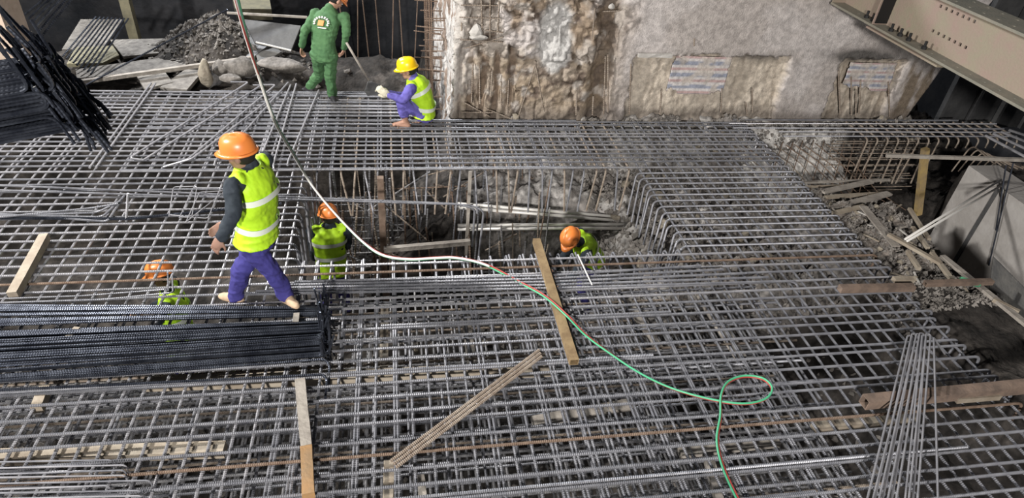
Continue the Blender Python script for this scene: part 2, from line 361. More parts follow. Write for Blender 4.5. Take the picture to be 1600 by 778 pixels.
# striped woven tarpaulin behind the openings
def striped(name, label, x0, x1, y0, y1, seed, shape):
    me_n = 60; a, b = pxX(x0, y1), pxX(x1, y1); t, bt = pz((x0+x1)/2, y0), pz((x0+x1)/2, y1)
    g, h = np.meshgrid(np.linspace(a, b, me_n), np.linspace(bt, t, 30)); yy = WY+.035-.05+.03*fbm(g, h, 6, 3, seed)
    vs = np.stack([(g+X0).ravel(), yy.ravel(), h.ravel()], 1); i = np.arange(me_n*30).reshape(30, me_n)
    q = np.stack([i[:-1, :-1], i[:-1, 1:], i[1:, 1:], i[1:, :-1]], -1).reshape(-1, 4)
    tt = (h-bt)/(t-bt); cc = np.zeros(g.shape+(3,))+np.array((.60, .58, .58)); 
    n = (tt*3.2+.05*(fbm(g, h, 5, 3, seed+1)-.5)+.1) % 1
    cc = blend(cc, ((n > .12) & (n < .40))*1., (.46, .30, .30)); cc = blend(cc, ((n > .60) & (n < .88))*1., (.22, .26, .36))
    cc = blend(cc, .25+.6*sst(.45, .62, fbm(g, h, 7, 4, seed+2)), (.50, .45, .40))
    cx = (g-a)/(b-a); keep = shape(cx, tt)+.34*(fbm(g, h, 8, 3, seed+3)-.5) > 0
    keep = keep.ravel(); q = q[keep[q].all(1)]
    o = mk(name, fastmesh(vs, q, cc.reshape(-1, 3)), mat('tarp_'+str(seed), (.5, .5, .5), .8, 0, .8, .2, 60, 30, attr='col'))
    sm = o.modifiers.new('thick', 'SOLIDIFY'); sm.thickness = .004
    tag(o, label, 'tarpaulin', None); return o
striped('striped_tarpaulin', 'red, white and blue striped tarp in the wide rectangular recess of the back wall', 1040, 1128, 88, 147, 91, lambda c, t: np.minimum(np.minimum(c, 1-c)*2, t-.35*np.abs(c-.5))+.05)
striped('striped_tarpaulin', 'small striped tarp scrap in the narrow sooty recess near the steel beam', 1312, 1386, 98, 142, 95, lambda c, t: np.minimum(np.minimum(c, 1-c)*2, t-.5*(1-c)*.6)+.05)
# pale chips hanging on the wall
def rock_mesh(r, seed, sq=(1, 1, 1), sub=2):
    bm = bmesh.new(); bmesh.ops.create_icosphere(bm, subdivisions=sub, radius=r); rs = random.Random(seed); k = [Vector((rs.uniform(-1, 1), rs.uniform(-1, 1), rs.uniform(-1, 1))).normalized() for _ in range(9)]
    for v_ in bm.verts:
        nn = v_.co.normalized(); s_ = 1+.0
        for kk in k:
            dd = nn.dot(kk)
            if dd > .72: s_ *= 1-(dd-.72)*.9
        v_.co = Vector((v_.co.x*s_*sq[0], v_.co.y*s_*sq[1], v_.co.z*s_*sq[2]))*(1+rs.uniform(-.04, .04))
    me = bpy.data.meshes.new('rock'); bm.to_mesh(me); bm.free(); return me
mk('concrete_lump', rock_mesh(.10, 3, (1, .6, 1.1)), M['conc_w'], wall, J(744, 50, WY-.1)); mk('concrete_lump', rock_mesh(.09, 5, (1.4, .6, .5)), M['conc_w'], wall, J(748, 58, WY-.12))
mk('concrete_lump', rock_mesh(.05, 6, (1, .6, .8)), M['conc_w'], wall, J(956, 10, WY-.06))
MB().beam(J(997, 86, WY-.06), J(1050, 87, WY-.06), .05, .05, wob=.2).obj('ledge_plank', M['conc_w'], wall)

# trench wall on the right, far dark walls
TX = 8.15
t_ = MB().box((TX+.25, 4.4, -1.25), (.5, 5.5, 2.1)); o = t_.obj('wall_right', M['conc']); tag(o, 'pale concrete side wall of the trench', kind='structure')
for k, (yy, ww) in enumerate([(6.55, .07)]):
    b = MB().box((TX+.0, yy, -1.25), (.03, ww*.8, 2.05)).obj('wall_joint', M['sheet'], o)
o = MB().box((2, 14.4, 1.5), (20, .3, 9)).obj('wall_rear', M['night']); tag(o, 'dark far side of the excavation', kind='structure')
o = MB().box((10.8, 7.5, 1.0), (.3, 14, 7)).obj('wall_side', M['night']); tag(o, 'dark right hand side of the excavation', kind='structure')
p0 = J(1483, 130, 8.6)
pn = empty('steel_sheet_panel', (9.2, 8.62, -.3), 'dark grey steel sheet standing under the beam, right of the gap beside the wall', 'panel')
for k in range(3):
    MB().box((8.95+k*.55, 8.62+.02*(k % 2), .75), (.53, .03, 2.1)).obj('sheet', M['sheet'], pn)
for k in range(4): MB().box((8.70+k*.55, 8.57, .75), (.05, .06, 2.1)).obj('stiffener', M['sheet'], pn)

# H column at the upper left
cb = P(28, 150, 0); col = empty('steel_column', (cb.x, cb.y, .015), 'tan H-section column in the top left corner behind the hanging rebar bundle', 'column')
for dx, m in ((-.27, 'col_br'), (.27, 'tan_steel')):
    MB().box((cb.x+dx, cb.y, 2.27), (.035, .50, 4.5)).obj('flange', M[m], col)
MB().box((cb.x, cb.y+.1, 2.27), (.52, .03, 4.5)).obj('web', M['conc_w'], col)
MB().box((cb.x+.155, cb.y-.24, 2.27), (.27, .03, 4.5)).obj('face_plate', M['tan_steel'], col)
MB().box((cb.x-.22, cb.y-.25, 2.27), (.12, .03, 4.5)).obj('edge_plate', M['col_br'], col)

# ---------------------------------------------------------------- steel strut beam, top right
BZ = 1.72; BX = P(1600, 172, BZ).x
zt = BZ
for k in range(200):
    zz = BZ+.2+k*.005
    if P(1600, 56, zz).x <= BX: zt = zz; break
FW = .40; xc = BX+FW/2; Y0, Y1 = 2.3, 8.15
bmx = empty('steel_strut_beam', (xc, 8.0, BZ), 'pinkish beige steel H beam with rows of bolt holes crossing the top right corner', 'beam')
def holes_plate(name, c, ux, uy, L, W, th, holes, m):
    """plate with real square-to-octagon holes: grid plate cut by leaving cells open and lining them"""
    bm = bmesh.new(); c = Vector(c); ux = Vector(ux); uy = Vector(uy); n = ux.cross(uy)
    hs = sorted(holes); xs = [0, L]; ys = [0, W]
    for (a, b, r) in hs: xs += [a-r, a+r]; ys += [b-r, b+r]
    xs = sorted(set(round(x_, 4) for x_ in xs)); ys = sorted(set(round(y_, 4) for y_ in ys))
    V_ = {}
    def vt(i, j, s): 
        k = (i, j, s)
        if k not in V_: V_[k] = bm.verts.new(c+ux*xs[i]+uy*ys[j]+n*(s*th/2))
        return V_[k]
    def hole(i, j):
        mx, my = (xs[i]+xs[i+1])/2, (ys[j]+ys[j+1])/2
        return any(abs(mx-a) < r and abs(my-b) < r for a, b, r in hs)
    for i in range(len(xs)-1):
        for j in range(len(ys)-1):
            if hole(i, j): 
                continue
            for s in (-1, 1): bm.faces.new([vt(i, j, s), vt(i+1, j, s), vt(i+1, j+1, s), vt(i, j+1, s)][::s])
            for (di, dj, e) in ((-1, 0, ((i, j), (i, j+1))), (1, 0, ((i+1, j+1), (i+1, j))), (0, -1, ((i+1, j), (i, j))), (0, 1, ((i, j+1), (i+1, j+1)))):
                ii, jj = i+di, j+dj
                if ii < 0 or jj < 0 or ii >= len(xs)-1 or jj >= len(ys)-1 or hole(ii, jj):
                    (a0, b0), (a1, b1) = e; bm.faces.new([vt(a0, b0, -1), vt(a1, b1, -1), vt(a1, b1, 1), vt(a0, b0, 1)])
    bmesh.ops.recalc_face_normals(bm, faces=bm.faces)
    l = wloc(bmx)
    for v_ in bm.verts: v_.co -= l
    me = bpy.data.meshes.new(name); bm.to_mesh(me); bm.free(); return mk(name, me, M[m], bmx)
hb = []
for k in range(26): hb.append((.35+k*.2, .07, .012))
holes_plate('bottom_flange', (BX, Y0, BZ), (0, 1, 0), (1, 0, 0), Y1-Y0, FW, .026, [(a, .09, .013) for a in [h_[0] for h_ in hb]], 'flange')
holes_plate('top_flange', (BX, Y0, zt), (0, 1, 0), (1, 0, 0), Y1-Y0, FW, .026, [(a, b, .014) for a in [h_[0] for h_ in hb] for b in (.09, .31)], 'flange')
def yat(u_, v_, xw):
    d_ = ray(u_, v_); t = xw/d_.x; return d_.y*t, H+d_.z*t
wh = []
for k in range(7):
    for (ua, va, ub, vb) in ((1469, 11, 1523, 32), (1457, 49, 1509, 73)):
        uu = ua+(ub-ua)*k/6; vv = va+(vb-va)*k/6; yy, z_ = yat(uu, vv, xc-.01); wh.append((yy-Y0, z_-BZ, .017))
# avoid overlapping hole rows in the grid
wz = zt-BZ
rows = [float(np.mean([h_[1] for h_ in wh[i::2]])) for i in (0, 1)]
wh = [(h_[0], rows[i % 2], .017) for i, h_ in enumerate(wh)]
holes_plate('web', (xc, Y0, BZ), (0, 1, 0), (0, 0, 1), Y1-Y0, wz, .018, wh, 'beam')
yj, _ = yat(1362, 43, BX+.02)
yk, _ = yat(1412, 50, xc-.1)
for yy in (yj, Y1-.02):
    MB().box((BX+.1, yy, BZ+wz/2), (.19, .02, wz-.03)).obj('stiffener', M['beam'], bmx)
MB().box((BX+.105, yj-.016, BZ+wz/2), (.165, .006, wz-.06)).obj('opening_shade_plate', M['black'], bmx)  # black sheet paints the shade on the stiffener face
MB().beam((BX+.03, yj-.05, BZ+wz*.93), (BX+.2, yj-.35, BZ+wz*.88), .02, .05).obj('gusset', M['beam'], bmx)
MB().box((BX+.09, yj-.6, BZ-.035), (.22, 1.3, .02)).obj('splice_plate', M['beam'], bmx)
for k, yy in enumerate((yj+.25, yj+.12, yj-.25, yj-.42, yj-.58, yj-.85)):
    b = MB(); b.tube([(BX+.09, yy, BZ), (BX+.09, yy, BZ+.10)], .016, 8); b.tube([(BX+.09, yy, BZ+.013), (BX+.09, yy, BZ+.045)], .03, 6); b.obj('bolt', M['black'], bmx)

# ---------------------------------------------------------------- REBAR MATS
SP, SX = .127, .140; RB = .012
ORD = ['first', 'second', 'third', 'fourth', 'fifth', 'sixth', 'seventh', 'eighth', 'ninth']
def jit(a): return random.uniform(-a, a)
top = empty('rebar_mat', (0, 5, 0), 'top layer of the tied grey rebar grid the workers walk on', 'rebar mat')
def xbar(parent, X0_, X1_, Y, z, m=M['steel'], h0=0, h1=0, r=RB, ang=None):
    o = bpy.data.objects.new('long_bar', bar_mesh(X1_-X0_, r, m, h0, h1)); COL.objects.link(o); o.parent = parent
    l = wloc(parent); o.location = (X0_-l.x, Y-l.y, z-l.z); o.rotation_euler = (random.uniform(-.5, .5) if not (h0 or h1) else jit(.06), jit(.0012), jit(.003) if ang is None else ang); return o
def ybar(parent, Y0_, Y1_, X, z, m=M['steel'], h0=0, h1=0, r=RB, hr=None):
    o = bpy.data.objects.new('cross_bar', bar_mesh(Y1_-Y0_, r, m, h0, h1)); COL.objects.link(o); o.parent = parent
    l = wloc(parent); o.location = (X-l.x, Y0_-l.y, z-l.z); o.rotation_euler = (jit(.05) if hr is None else hr, 0, math.pi/2+jit(.004)); return o
HY0, HY1, HX0, HX1 = 5.14, 6.84, -.97, 2.93     # the opening
ZT = 0.0; ZC = -.027
# front field
y_ = 1.35
while y_ < HY0-.02:
    m = random.choice([M['steel']]*9+[M['rust'], M['steel_lt'], M['steel_lt']])
    xbar(top, -6, EDGE+jit(.02), y_, ZT, m, h1=.22)
    if random.random() < .25: xbar(top, random.uniform(-5, 0), random.uniform(1.5, 4.5), y_+.026, ZT, M['steel'])
    y_ += SP
yy = HY0+.02
while yy < HY1-.03:
    xbar(top, -6, HX0+jit(.03), yy, ZT, M['steel_lt'] if random.random() < .5 else M['steel'], h1=.55)  # half the left bars take lighter steel for their highlights
    xbar(top, HX1+jit(.02)+.0, EDGE+jit(.02), yy, ZT, M['steel'], h0=.62, h1=.22)
    yy += SP
yy = HY1
while yy < 8.2:
    xbar(top, -6, EDGE, yy, ZT, random.choice([M['steel'], M['steel_lt'], M['steel']]), h1=.22); 
    if random.random() < .4: xbar(top, -3.0, 2.5, yy+.024, ZT, M['steel'])
    yy += SP*.92
while yy < 9.05:
    xbar(top, -6, .35, yy, ZT, random.choice([M['steel'], M['steel_lt']]))
    xbar(top, -2.2+jit(.5), .3, yy+.03, ZT, M['steel']) if random.random() < .7 else None
    yy += SP*.85
# cross bars
xx = -6+.05
while xx < EDGE-.02:
    ybk = 9.05 if xx < .3 else 8.14
    if HX0 < xx < HX1:
        ybar(top, 1.3, HY0+.02, xx, ZC, M['steel'], h1=.5)
        ybar(top, HY1-.03, ybk, xx+jit(.02), ZC, random.choice([M['steel'], M['steel'], M['steel'], M['muddy']]), h0=.6, hr=jit(.14))
        if random.random() < .45: ybar(top, HY1+.02, ybk, xx+.035, ZC, M['steel'])
        if random.random() < .4: ybar(top, 1.3, HY0, xx+.03, ZC, M['steel'])
    else:
        ybar(top, 1.3, ybk, xx, ZC, M['steel_lt'] if xx < -1 else M['steel'])  # lighter steel on the left puts the flood highlights into the colour
        if xx < -.9 and random.random() < .35: ybar(top, 6.9, ybk, xx+.035, ZC, M['steel_lt'])
    xx += SX
# narrow strip continuing right along the wall
strip = empty('rebar_strip', (7, 8, 0), 'narrow rebar grid strip running right along the wall foot toward the dark sheet panel', 'rebar mat')
for k, yy in enumerate((7.68, 7.82, 7.94, 8.08, 8.2)):
    xbar(strip, EDGE+ (.35 if k in (0, 1) else -.3), 9.3 if k < 4 else 8.7, yy, .0, M['steel_lt'] if k % 2 else M['steel'])
xx = 6.75
while xx < 9.3:
    ybar(strip, 7.62, 8.2, xx, -.024, M['muddy'], h0=.75 if xx < 8.05 else .14, hr=jit(.08)); xx += .17
for k in range(16): xbar(strip, 6.3+jit(.1), 7.9+jit(.2), 7.75+jit(.05), -.12-.055*k, M['muddy'], r=.008)
for k in range(6):
    xx = 7.0+k*.25; p = [(8.9+k*.1, 7.3, -.35), (8.35+k*.12, 7.45, -.02-.05*k), (8.3+k*.12, 7.5, -.5)]
    MB_ = ribbed_mesh(fillet([Vector(a)-Vector((7, 8, 0)) for a in p], .12), .011); mk('bent_bar', MB_, M['muddy'], strip)
# diagonal lattice over the light slope
lat = empty('wire_lattice', (5.9, 7.4, -.4), 'diagonal lattice of thin rusty bars over the pale slope right of the mat', 'mesh')
def slopez(Y): return -.9+.45*float(sst(7.0, 8.1, Y))+.10
for k in range(15):
    for s in (1, -1):
        x0 = 5.0+k*.17+jit(.03); pts = []
        for t in (0, .33, .66, 1):
            Y = 6.95+1.15*t; X = x0+(s*.8*(t-.5)); pts.append(Vector((X, Y, slopez(Y)+.03*(s+1)+jit(.02)))-Vector(lat.location))
        if pts[0].x+5.9 < 4.9 or pts[-1].x+5.9 < 4.9 or max(pts[0].x, pts[-1].x)+5.9 > 7.3: continue
        mk('lattice_bar', ribbed_mesh(pts, .0075, 5, pitch=.03), random.choice([M['rust'], M['rust'], M['muddy']]), lat)
# lower mats
def lower(z, x0, x1, y0, y1, sx, sy, lab, m, ox=0):
    e = empty('lower_rebar_mat', ((x0+x1)/2, (y0+y1)/2, z), lab, 'rebar mat'); yy = y0
    while yy < y1: xbar(e, x0+jit(.03), x1+jit(.1), yy, z, random.choice([m, m, m, m, M['steel'], M['muddy']])); yy += sy
    xx = x0+ox
    while xx < x1: 
        ybar(e, y0, y1+jit(.05), xx, z-.024, m)
        xx += sx
    return e
lower(-.16, -3.2, 3.6, 1.6, 4.72, .264, .254, 'second rebar layer just under the top grid, seen through its front openings', M['steel'], .07)
lower(-.95, -4.6, 3.9, 2.4, 5.0, .132, .135, 'third rebar layer a metre below the top grid', M['steel_lo'], .05)
lower(-1.12, -4.7, 4.0, 2.6, 5.0, .15, .127, 'fourth rebar layer in the shadow of the third', M['steel_lo'])
lower(-1.5, -4.8, 3.9, 3.0, 5.0, .14, .15, 'lowest rebar layer near the muddy pit bottom', M['steel_lo'])
lower(-1.0, -1.1, 3.9, 5.05, 5.75, .135, .13, 'short lower rebar layer under the front lip of the opening', M['steel_lo'], .05)
lower(-1.3, -1.1, 3.9, 5.05, 5.75, .15, .13, 'deeper rebar layer under the front lip of the opening', M['steel_lo'], .02)
# clutter in the opening: standing starter bars, posts, braces
cg = empty('starter_bar_cage', (.6, 7.2, -2), 'thicket of upright rusty starter bars behind the opening in the grid', 'rebar')
for k in range(120):
    X = random.uniform(-1.0, 1.9); Y = random.uniform(6.6, 8.2); z0 = -1.95; L = random.uniform(.6, 1.8)
    a = Vector((X, Y, z0)); b = a+Vector((jit(.15), jit(.15), L))
    mk('starter_bar', ribbed_mesh([a-cg.location, b-cg.location], random.choice([.009, .012, .014]), 5, pitch=.04), random.choice([M['rust'], M['muddy'], M['steel_lo'], M['steel']]), cg)
for k in range(26):
    a = Vector((random.uniform(-.9, 1.5), random.uniform(6.8, 8), random.uniform(-1.9, -.6))); b = a+Vector((random.uniform(.4, 1.3), jit(.4), jit(.6)))
    mk('loose_bar', ribbed_mesh([a-cg.location, b-cg.location], .011, 5, pitch=.04), random.choice([M['rust'], M['muddy'], M['steel_lo']]), cg)
for k in range(12):
    z0 = -1.7+k*.06; mk('tie_bar', ribbed_mesh([Vector((-.9, 7.0+k*.08, z0))-cg.location, Vector((1.8, 7.0+k*.08, z0+jit(.05)))-cg.location], .011, 5, pitch=.04), M['steel_lo'], cg)
def prop(nm, a, b, w_, m, lab, cat, h_=None, wob=.04):
    e = MB().beam(a, b, w_, h_ or w_, up=(0, 0, 1) if abs((Vector(b)-Vector(a)).normalized().z) < .9 else (0, 1, 0), wob=wob).obj(nm, M[m]); return tag(e, lab, cat)
a = J(594, 272, 6.75); b = J(600, 470, 6.55); prop('steel_post', Vector((a.x, 6.7, -.03)), Vector((a.x, 6.7, -2)), .075, 'rust', 'rusty upright steel post in the opening, right of the worker in the pit', 'post')
prop('timber_post', J(735, 268, 6.7), J(728, 398, 6.6), .035, 'timber_gr', 'thin pale upright stake below the bent bars in the opening', 'post')
prop('timber_rail', J(600, 390, 6.55), J(735, 378, 6.55), .06, 'timber_gr', 'weathered rail low in the opening between post and stake', 'rail')
# pale pipes lying across the opening
for k, (a, b, y1_) in enumerate([((715, 318), (985, 340), 7.15), ((715, 324), (985, 346), 7.1), ((715, 352), (995, 350), 6.95), ((715, 358), (995, 356), 6.9)]):
    A = J(*a, y1_); B = J(*b, y1_); o = MB().tube([A, B], .022, 8).obj('pale_pipe', M['conduit'], smooth=True)
    tag(o, ['upper rear pale pipe', 'upper front pale pipe', 'lower rear pale pipe', 'lower front pale pipe'][k]+' lying across the opening behind the crouched orange helmet', 'pipe', 'pale pipes across the opening')

# ---------------------------------------------------------------- loose bars on the mat
def loose(pts, label, m='steel', r=.0115, z=.03, fil=.06, group=None, name='loose_rebar', cat='rebar', smooth=False):
    pts = [P(a[0], a[1], a[2] if len(a) > 2 else z) for a in pts]; o = Vector((pts[0].x, pts[0].y, 0))
    pts = [p_-o for p_ in pts]
    if len(pts) > 2: pts = fillet(pts, fil)
    return tag(mk(name, ribbed_mesh(pts, r), M[m], None, o), label, cat, group)
dg = [([(236, 130), (140, 262)], 'leftmost long bar lying aslant on the back of the grid, left of its twin'), ([(243, 130), (150, 262)], 'second aslant bar beside the leftmost, ending near the hanging bundle'),
      ([(360, 128), (389, 128), (202, 247), (225, 250)], 'long aslant bar with hooked ends reaching farthest left of the middle fan'),
      ([(407, 134), (224, 250)], 'straight aslant bar just right of the farthest left hooked one'),
      ([(395, 133), (431, 132), (292, 250), (255, 261)], 'aslant bar that curves left at its lower end behind the orange helmet'),
      ([(434, 146), (300, 248), (262, 259)], 'lower twin of the aslant bar that curves left at its end'),
      ([(450, 129), (385, 203), (337, 250), (335, 258)], 'aslant bar running down behind the orange helmet'),
      ([(454, 133), (403, 256)], 'first steep aslant bar crossed by the hanging hose'), ([(463, 131), (427, 257), (428, 264)], 'second steep aslant bar crossed by the hanging hose'),
      ([(498, 141), (451, 250), (449, 258)], 'steep aslant bar below the green-suited worker')]
for p_, l_ in dg: loose(p_, l_, 'steel_lt', z=.035)
# kinked bars on the left
for k in range(4):
    loose([(-60, 330+k*5), (168-k*8, 343-k*7+3), (194-k*3, 306+k*4)], ['front', 'second', 'third', 'rear'][k]+' of four cranked bars lying on the left of the grid', 'steel', z=.03+.01*k)
loose([(200, 302, .3), (197, 346, .0)], 'short upright bar end left of the small stirrups', 'steel_lt')
loose([(-40, 288), (710, 318), (742, 326, .03), (738, 385, -.7)], 'long bar bridging the opening with its end hooked down into it', 'steel', z=.045)
loose([(-40, 296), (735, 320), (756, 330, .03), (748, 400, -.8)], 'front one of the two long bars bridging the opening', 'steel', z=.045)
loose([(-60, 340), (200, 342), (440, 318)], 'thick dark bar lying left to right under the cranked bars', 'dark', .016)
for k in range(5):
    loose([(380+k*20, 448-k*5+12), (860, 440-k*5+10), (1235-k*35, 440-k*6-1)]+([(1245, 443, .02), (1258, 488, -.15)] if k == 0 else []), ['nearest', 'second', 'third', 'fourth', 'farthest'][k]+' of the five long bars laid in front of the opening', 'steel', z=.04, r=.0125)
loose([(903, 398, .12), (925, 445, .04)], 'short pale bar leaning below the crouched orange helmet', 'conduit', .008)
# dark bundles at the left
def bundle2(nm, label, n, L, Rr, xr, zh, seed, hook=True, up=.75):
    rs = random.Random(seed); base = P(250, (L[0]+L[1])/2, 0); e = empty(nm, (base.x, base.y, .03), label, 'rebar bundle'); loc = Vector(e.location)
    for k in range(n):
        t = (k+.5)/n; hgt = zh*(1-(2*t-1)**2)*rs.random()
        yl = L[0]+(L[1]-L[0])*t; yr = Rr[0]+(Rr[1]-Rr[0])*t
        pa = P(0, yl, 0); pb = P(xr, yr, 0); d_ = (pa-pb)
        b = pb+Vector((rs.uniform(-.05, .03), 0, .025+hgt)); a = b+d_*1.5; a.z = .025+hgt
        pts = [a, b+d_*.5+Vector((0, rs.uniform(-.015, .015), 0)), b]
        if hook:
            s_ = 1 if rs.random() < up else -1
            pts.append(b+Vector((rs.uniform(-.03, .06), rs.uniform(-.07, .07), s_*rs.uniform(.14, .24)*(1 if s_ > 0 else .8))))
        pts = fillet(pts, .035)
        mk('bundled_bar', ribbed_mesh([p_-loc for p_ in pts], .0082, 6, pitch=.018, rib=.1), M['dark'], e)
bundle2('rebar_bundle', 'thin rear bundle of dark blue rebars lying right behind the walking worker feet', 24, (478, 514), (484, 497), 508, .04, 4, True, .3)
bundle2('rebar_bundle', 'thick front bundle of blue-black rebars lying on the left of the grid', 66, (522, 600), (505, 560), 512, .13, 5, True, .55)
for k, (pts, l_) in enumerate([([(-60, 598), (200, 584), (508, 561), (515, 570, .05), (513, 612, -.12)], 'dark bar with hooked end just in front of the thick bundle'),
                  ([(-60, 612), (200, 600), (505, 585), (511, 593, .05), (508, 625, -.1)], 'foremost dark hooked bar in front of the thick bundle'),
                  ([(-40, 468), (130, 462), (258, 452), (263, 455, .02), (262, 425, .2)], 'thin dark bar with upturned end above the worker under the grid'),
                  ([(-40, 474), (160, 468), (268, 457), (270, 456, .02), (269, 428, .2)], 'second thin dark bar with upturned end beside the first')]):
    loose(pts, l_, 'dark' if k < 2 else 'steel', .011 if k < 2 else .007, z=.05, fil=.04)
# long stirrups, lower left
for k in range(9):
    y0 = 717+k*8.0; xr = (175, 197, 195, 196, 235, 170, 220, 222, 230)[k]; z = .06+.008*(k % 3)
    A = [(-70, y0+6+(k % 3)*2), (xr, y0+1.5), (xr+2, y0+14), (-70, y0+17)]
    pts = [P(a_, b_, z) for a_, b_ in A]; pts[2] = pts[1]+Vector((0, -.012, -.10)); pts[3] = pts[0]+Vector((0, -.012, -.08)); o_ = Vector((pts[0].x, pts[0].y, 0))
    tag(mk('long_stirrup', ribbed_mesh(fillet([p_-o_ for p_ in pts], .03), .0055, 6, pitch=.02, rib=.08), M['steel_lt' if k % 2 else 'steel'], None, o_), ['backmost', 'second', 'third', 'fourth', 'fifth', 'sixth', 'seventh', 'eighth', 'nearest'][k]+' of the long thin stirrups stacked in the lower left corner', 'stirrup', 'long stirrups in the lower left corner')
# small stirrups beside the walking worker
for k, (pa, pb, pc, pd) in enumerate([((264, 338), (271, 292), (308, 291), (300, 338)), ((280, 341), (302, 293), (345, 293), (325, 341)), ((290, 348), (312, 300), (352, 298), (346, 303))]):
    pts = [P(*pa, .05+.02*k), P(*pb, .16), P(*pc, .15), P(*pd, .05)]; o_ = Vector((pts[0].x, pts[0].y, 0))
    tag(mk('small_stirrup', mesh(*sweep(fillet([p_-o_ for p_ in pts]+[pts[0]-o_+Vector((.01, .01, .01))], .03), .005, 6)), M['steel_lt'], None, o_), ['left', 'middle', 'right'][k]+' of three small rectangular stirrups left of the walking worker', 'stirrup')
# hairpins, lower right
hp = [((1418, 524), (1350, 800), 9), ((1425, 521), (1362, 800), 7), ((1432, 521), (1375, 800), 8), ((1437, 520), (1390, 800), 7), ((1441, 523), (1412, 800), 6), ((1447, 521), (1425, 800), 7), ((1459, 527), (1466, 800), 5)]
for k, (a, b, wd) in enumerate(hp):
    z0 = .10+.015*k; A = P(*a, z0+.05); B = P(*b, .12); A2_ = P(a[0]+wd, a[1]+2, z0+.05); B2 = P(b[0]+wd, b[1], .14); o_ = Vector((A.x, A.y, 0))
    pts = fillet([B-o_, A-o_, A2_-o_, B2-o_], .03) if k != 6 else fillet([B-o_, A-o_, P(1476, 553, .03)-o_], .02)
    tag(mk('long_hairpin', ribbed_mesh(pts, .008, 6, pitch=.02, rib=.06), M['steel_lt'], None, o_), ['leftmost', 'second from left', 'third from left', 'middle', 'third from right', 'second from right', 'rightmost, upright'][k]+' of the long pale hairpin bars at the lower right', 'stirrup', 'hairpin bars at the lower right')

# hanging bundle at the upper left, close to the camera
hb_e = empty('hanging_rebar_bundle', P(70, 150, 2.4), 'thick bundle of dark hooked rebars hanging at the upper left, nearest the camera', 'rebar bundle'); hl = Vector(hb_e.location); rs = random.Random(11)
dl = Vector((-1, -.30, -.10)).normalized(); e1 = Vector((.2, -.5, .8)).normalized(); e1 = (e1-dl*e1.dot(dl)).normalized(); e2 = dl.cross(e1)
for k in range(170):
    a = rs.uniform(0, 2*math.pi); r_ = .19*math.sqrt(rs.random()); c = hl+e1*(r_*math.sin(a)*1.0)+e2*(r_*math.cos(a))
    tt = (r_*math.sin(a)/.19); end = c-dl*(.02+.14*(1-tt)*.5+rs.uniform(-.04, .04))
    if tt > -.35: hd = Vector((-.28+rs.uniform(-.12, .1), .1+rs.uniform(-.1, .1), .45+.3*tt*rs.random()))*rs.uniform(.2, .75)
    else: hd = Vector((rs.uniform(.0, .2), rs.uniform(-.15, .15), -.4))*rs.uniform(.3, .6)
    if rs.random() < .25: hd = Vector((.15, -.05, -.35))*rs.uniform(.3, .8)
    pts = fillet([c+dl*2.6, end, end+hd*.62], .05, 4); bb = mk('bundled_bar', ribbed_mesh([p_-hl for p_ in pts], .0085, 6, pitch=.02, rib=.08), M['dark'], hb_e); bb.data.materials.append(M['conduit']); bb.data.polygons[len(bb.data.polygons)-1].material_index = 1
for s_ in (.9, 1.9):
    c = hl+dl*s_; MB().tube([c+e1*(.215*math.sin(t))+e2*(.215*math.cos(t)) for t in [2*math.pi*i/20 for i in range(21)]], .008, 6).obj('tie_wire', M['dark'], hb_e)
c = hl+dl*1.5; MB().tube([c+Vector((0, 0, .2)), c+Vector((0, 0, 3.2))], .012, 8).obj('lifting_sling', M['dark'], hb_e)

# ---------------------------------------------------------------- timbers, tubes
def plank(a, b, w_, h_, m, label, cat='timber', name='timber', wob=.05, group=None):
    A = P(*a); B = P(*b); o_ = Vector((A.x, A.y, A.z)); mb = MB().beam(Vector((0, 0, 0)), B-A, w_, h_, wob=wob)
    return tag(mk(name, mesh(mb.v, mb.f), M[m], None, o_), label, cat, group)
def hollow(a, b, w_, h_, m, label, cat, name, th=.006):
    A = P(*a); B = P(*b); d_ = (B-A).normalized(); sd = d_.cross(Vector((0, 0, 1))).normalized(); u_ = sd.cross(d_); vs = []; fs = []
    for c in (Vector((0, 0, 0)), B-A):
        for s_ in (1, 1-2*th/w_):
            for (x_, y_2) in ((-1, -1), (1, -1), (1, 1), (-1, 1)): vs.append(c+sd*(x_*w_/2*s_)+u_*(y_2*h_/2*s_))
    for k in range(4):
        n_ = (k+1) % 4; fs += [(k, n_, 8+n_, 8+k), (4+n_, 4+k, 12+k, 12+n_), (k, 4+k, 4+n_, n_), (8+k, 8+n_, 12+n_, 12+k)]
    return tag(mk(name, mesh(vs, fs), M[m], None, Vector(A)), label, cat)
plank((70, 370, .06), (20, 462, .06), .075, .075, 'timber', 'short square timber lying aslant near the left edge')
T2 = plank((469, 595, .06), (479, 700, .06), .075, .06, 'timber_gr', 'narrow worn timber pointing at the camera, grey end', name='timber'); T2['label'] = 'narrow worn batten pointing at the camera right of the thick bundle'
b2 = plank((479, 700, .06), (482, 775, .06), .078, .062, 'timber_or', None, None); b2.parent = T2; b2.location = b2.location-T2.location; b2.name = 'orange_end'; b2['label'] = 'orange end nearest the camera'
if 'category' in b2: del b2['category']
hollow((838, 376, .07), (897, 566, .07), .075, .06, 'rusty_tube', 'yellowish hollow square steel tube lying across the bars at the centre', 'tube', 'square_tube')
for k in range(3):
    loose([(842+k*2, 547+k*5), (611+k*4, 720+k*5)], ['left', 'middle', 'right'][k]+' of three muddy bars lying together aslant at the lower centre', 'muddy', .0125, z=.04)
plank((1312, 451, .05), (1427, 449, .05), .07, .06, 'rusty_brown', 'brown timber at the right edge of the grid below the pale offcut'); plank((1396, 437, .05), (1425, 437, .05), .06, .05, 'timber', 'pale timber offcut at the right edge of the grid')
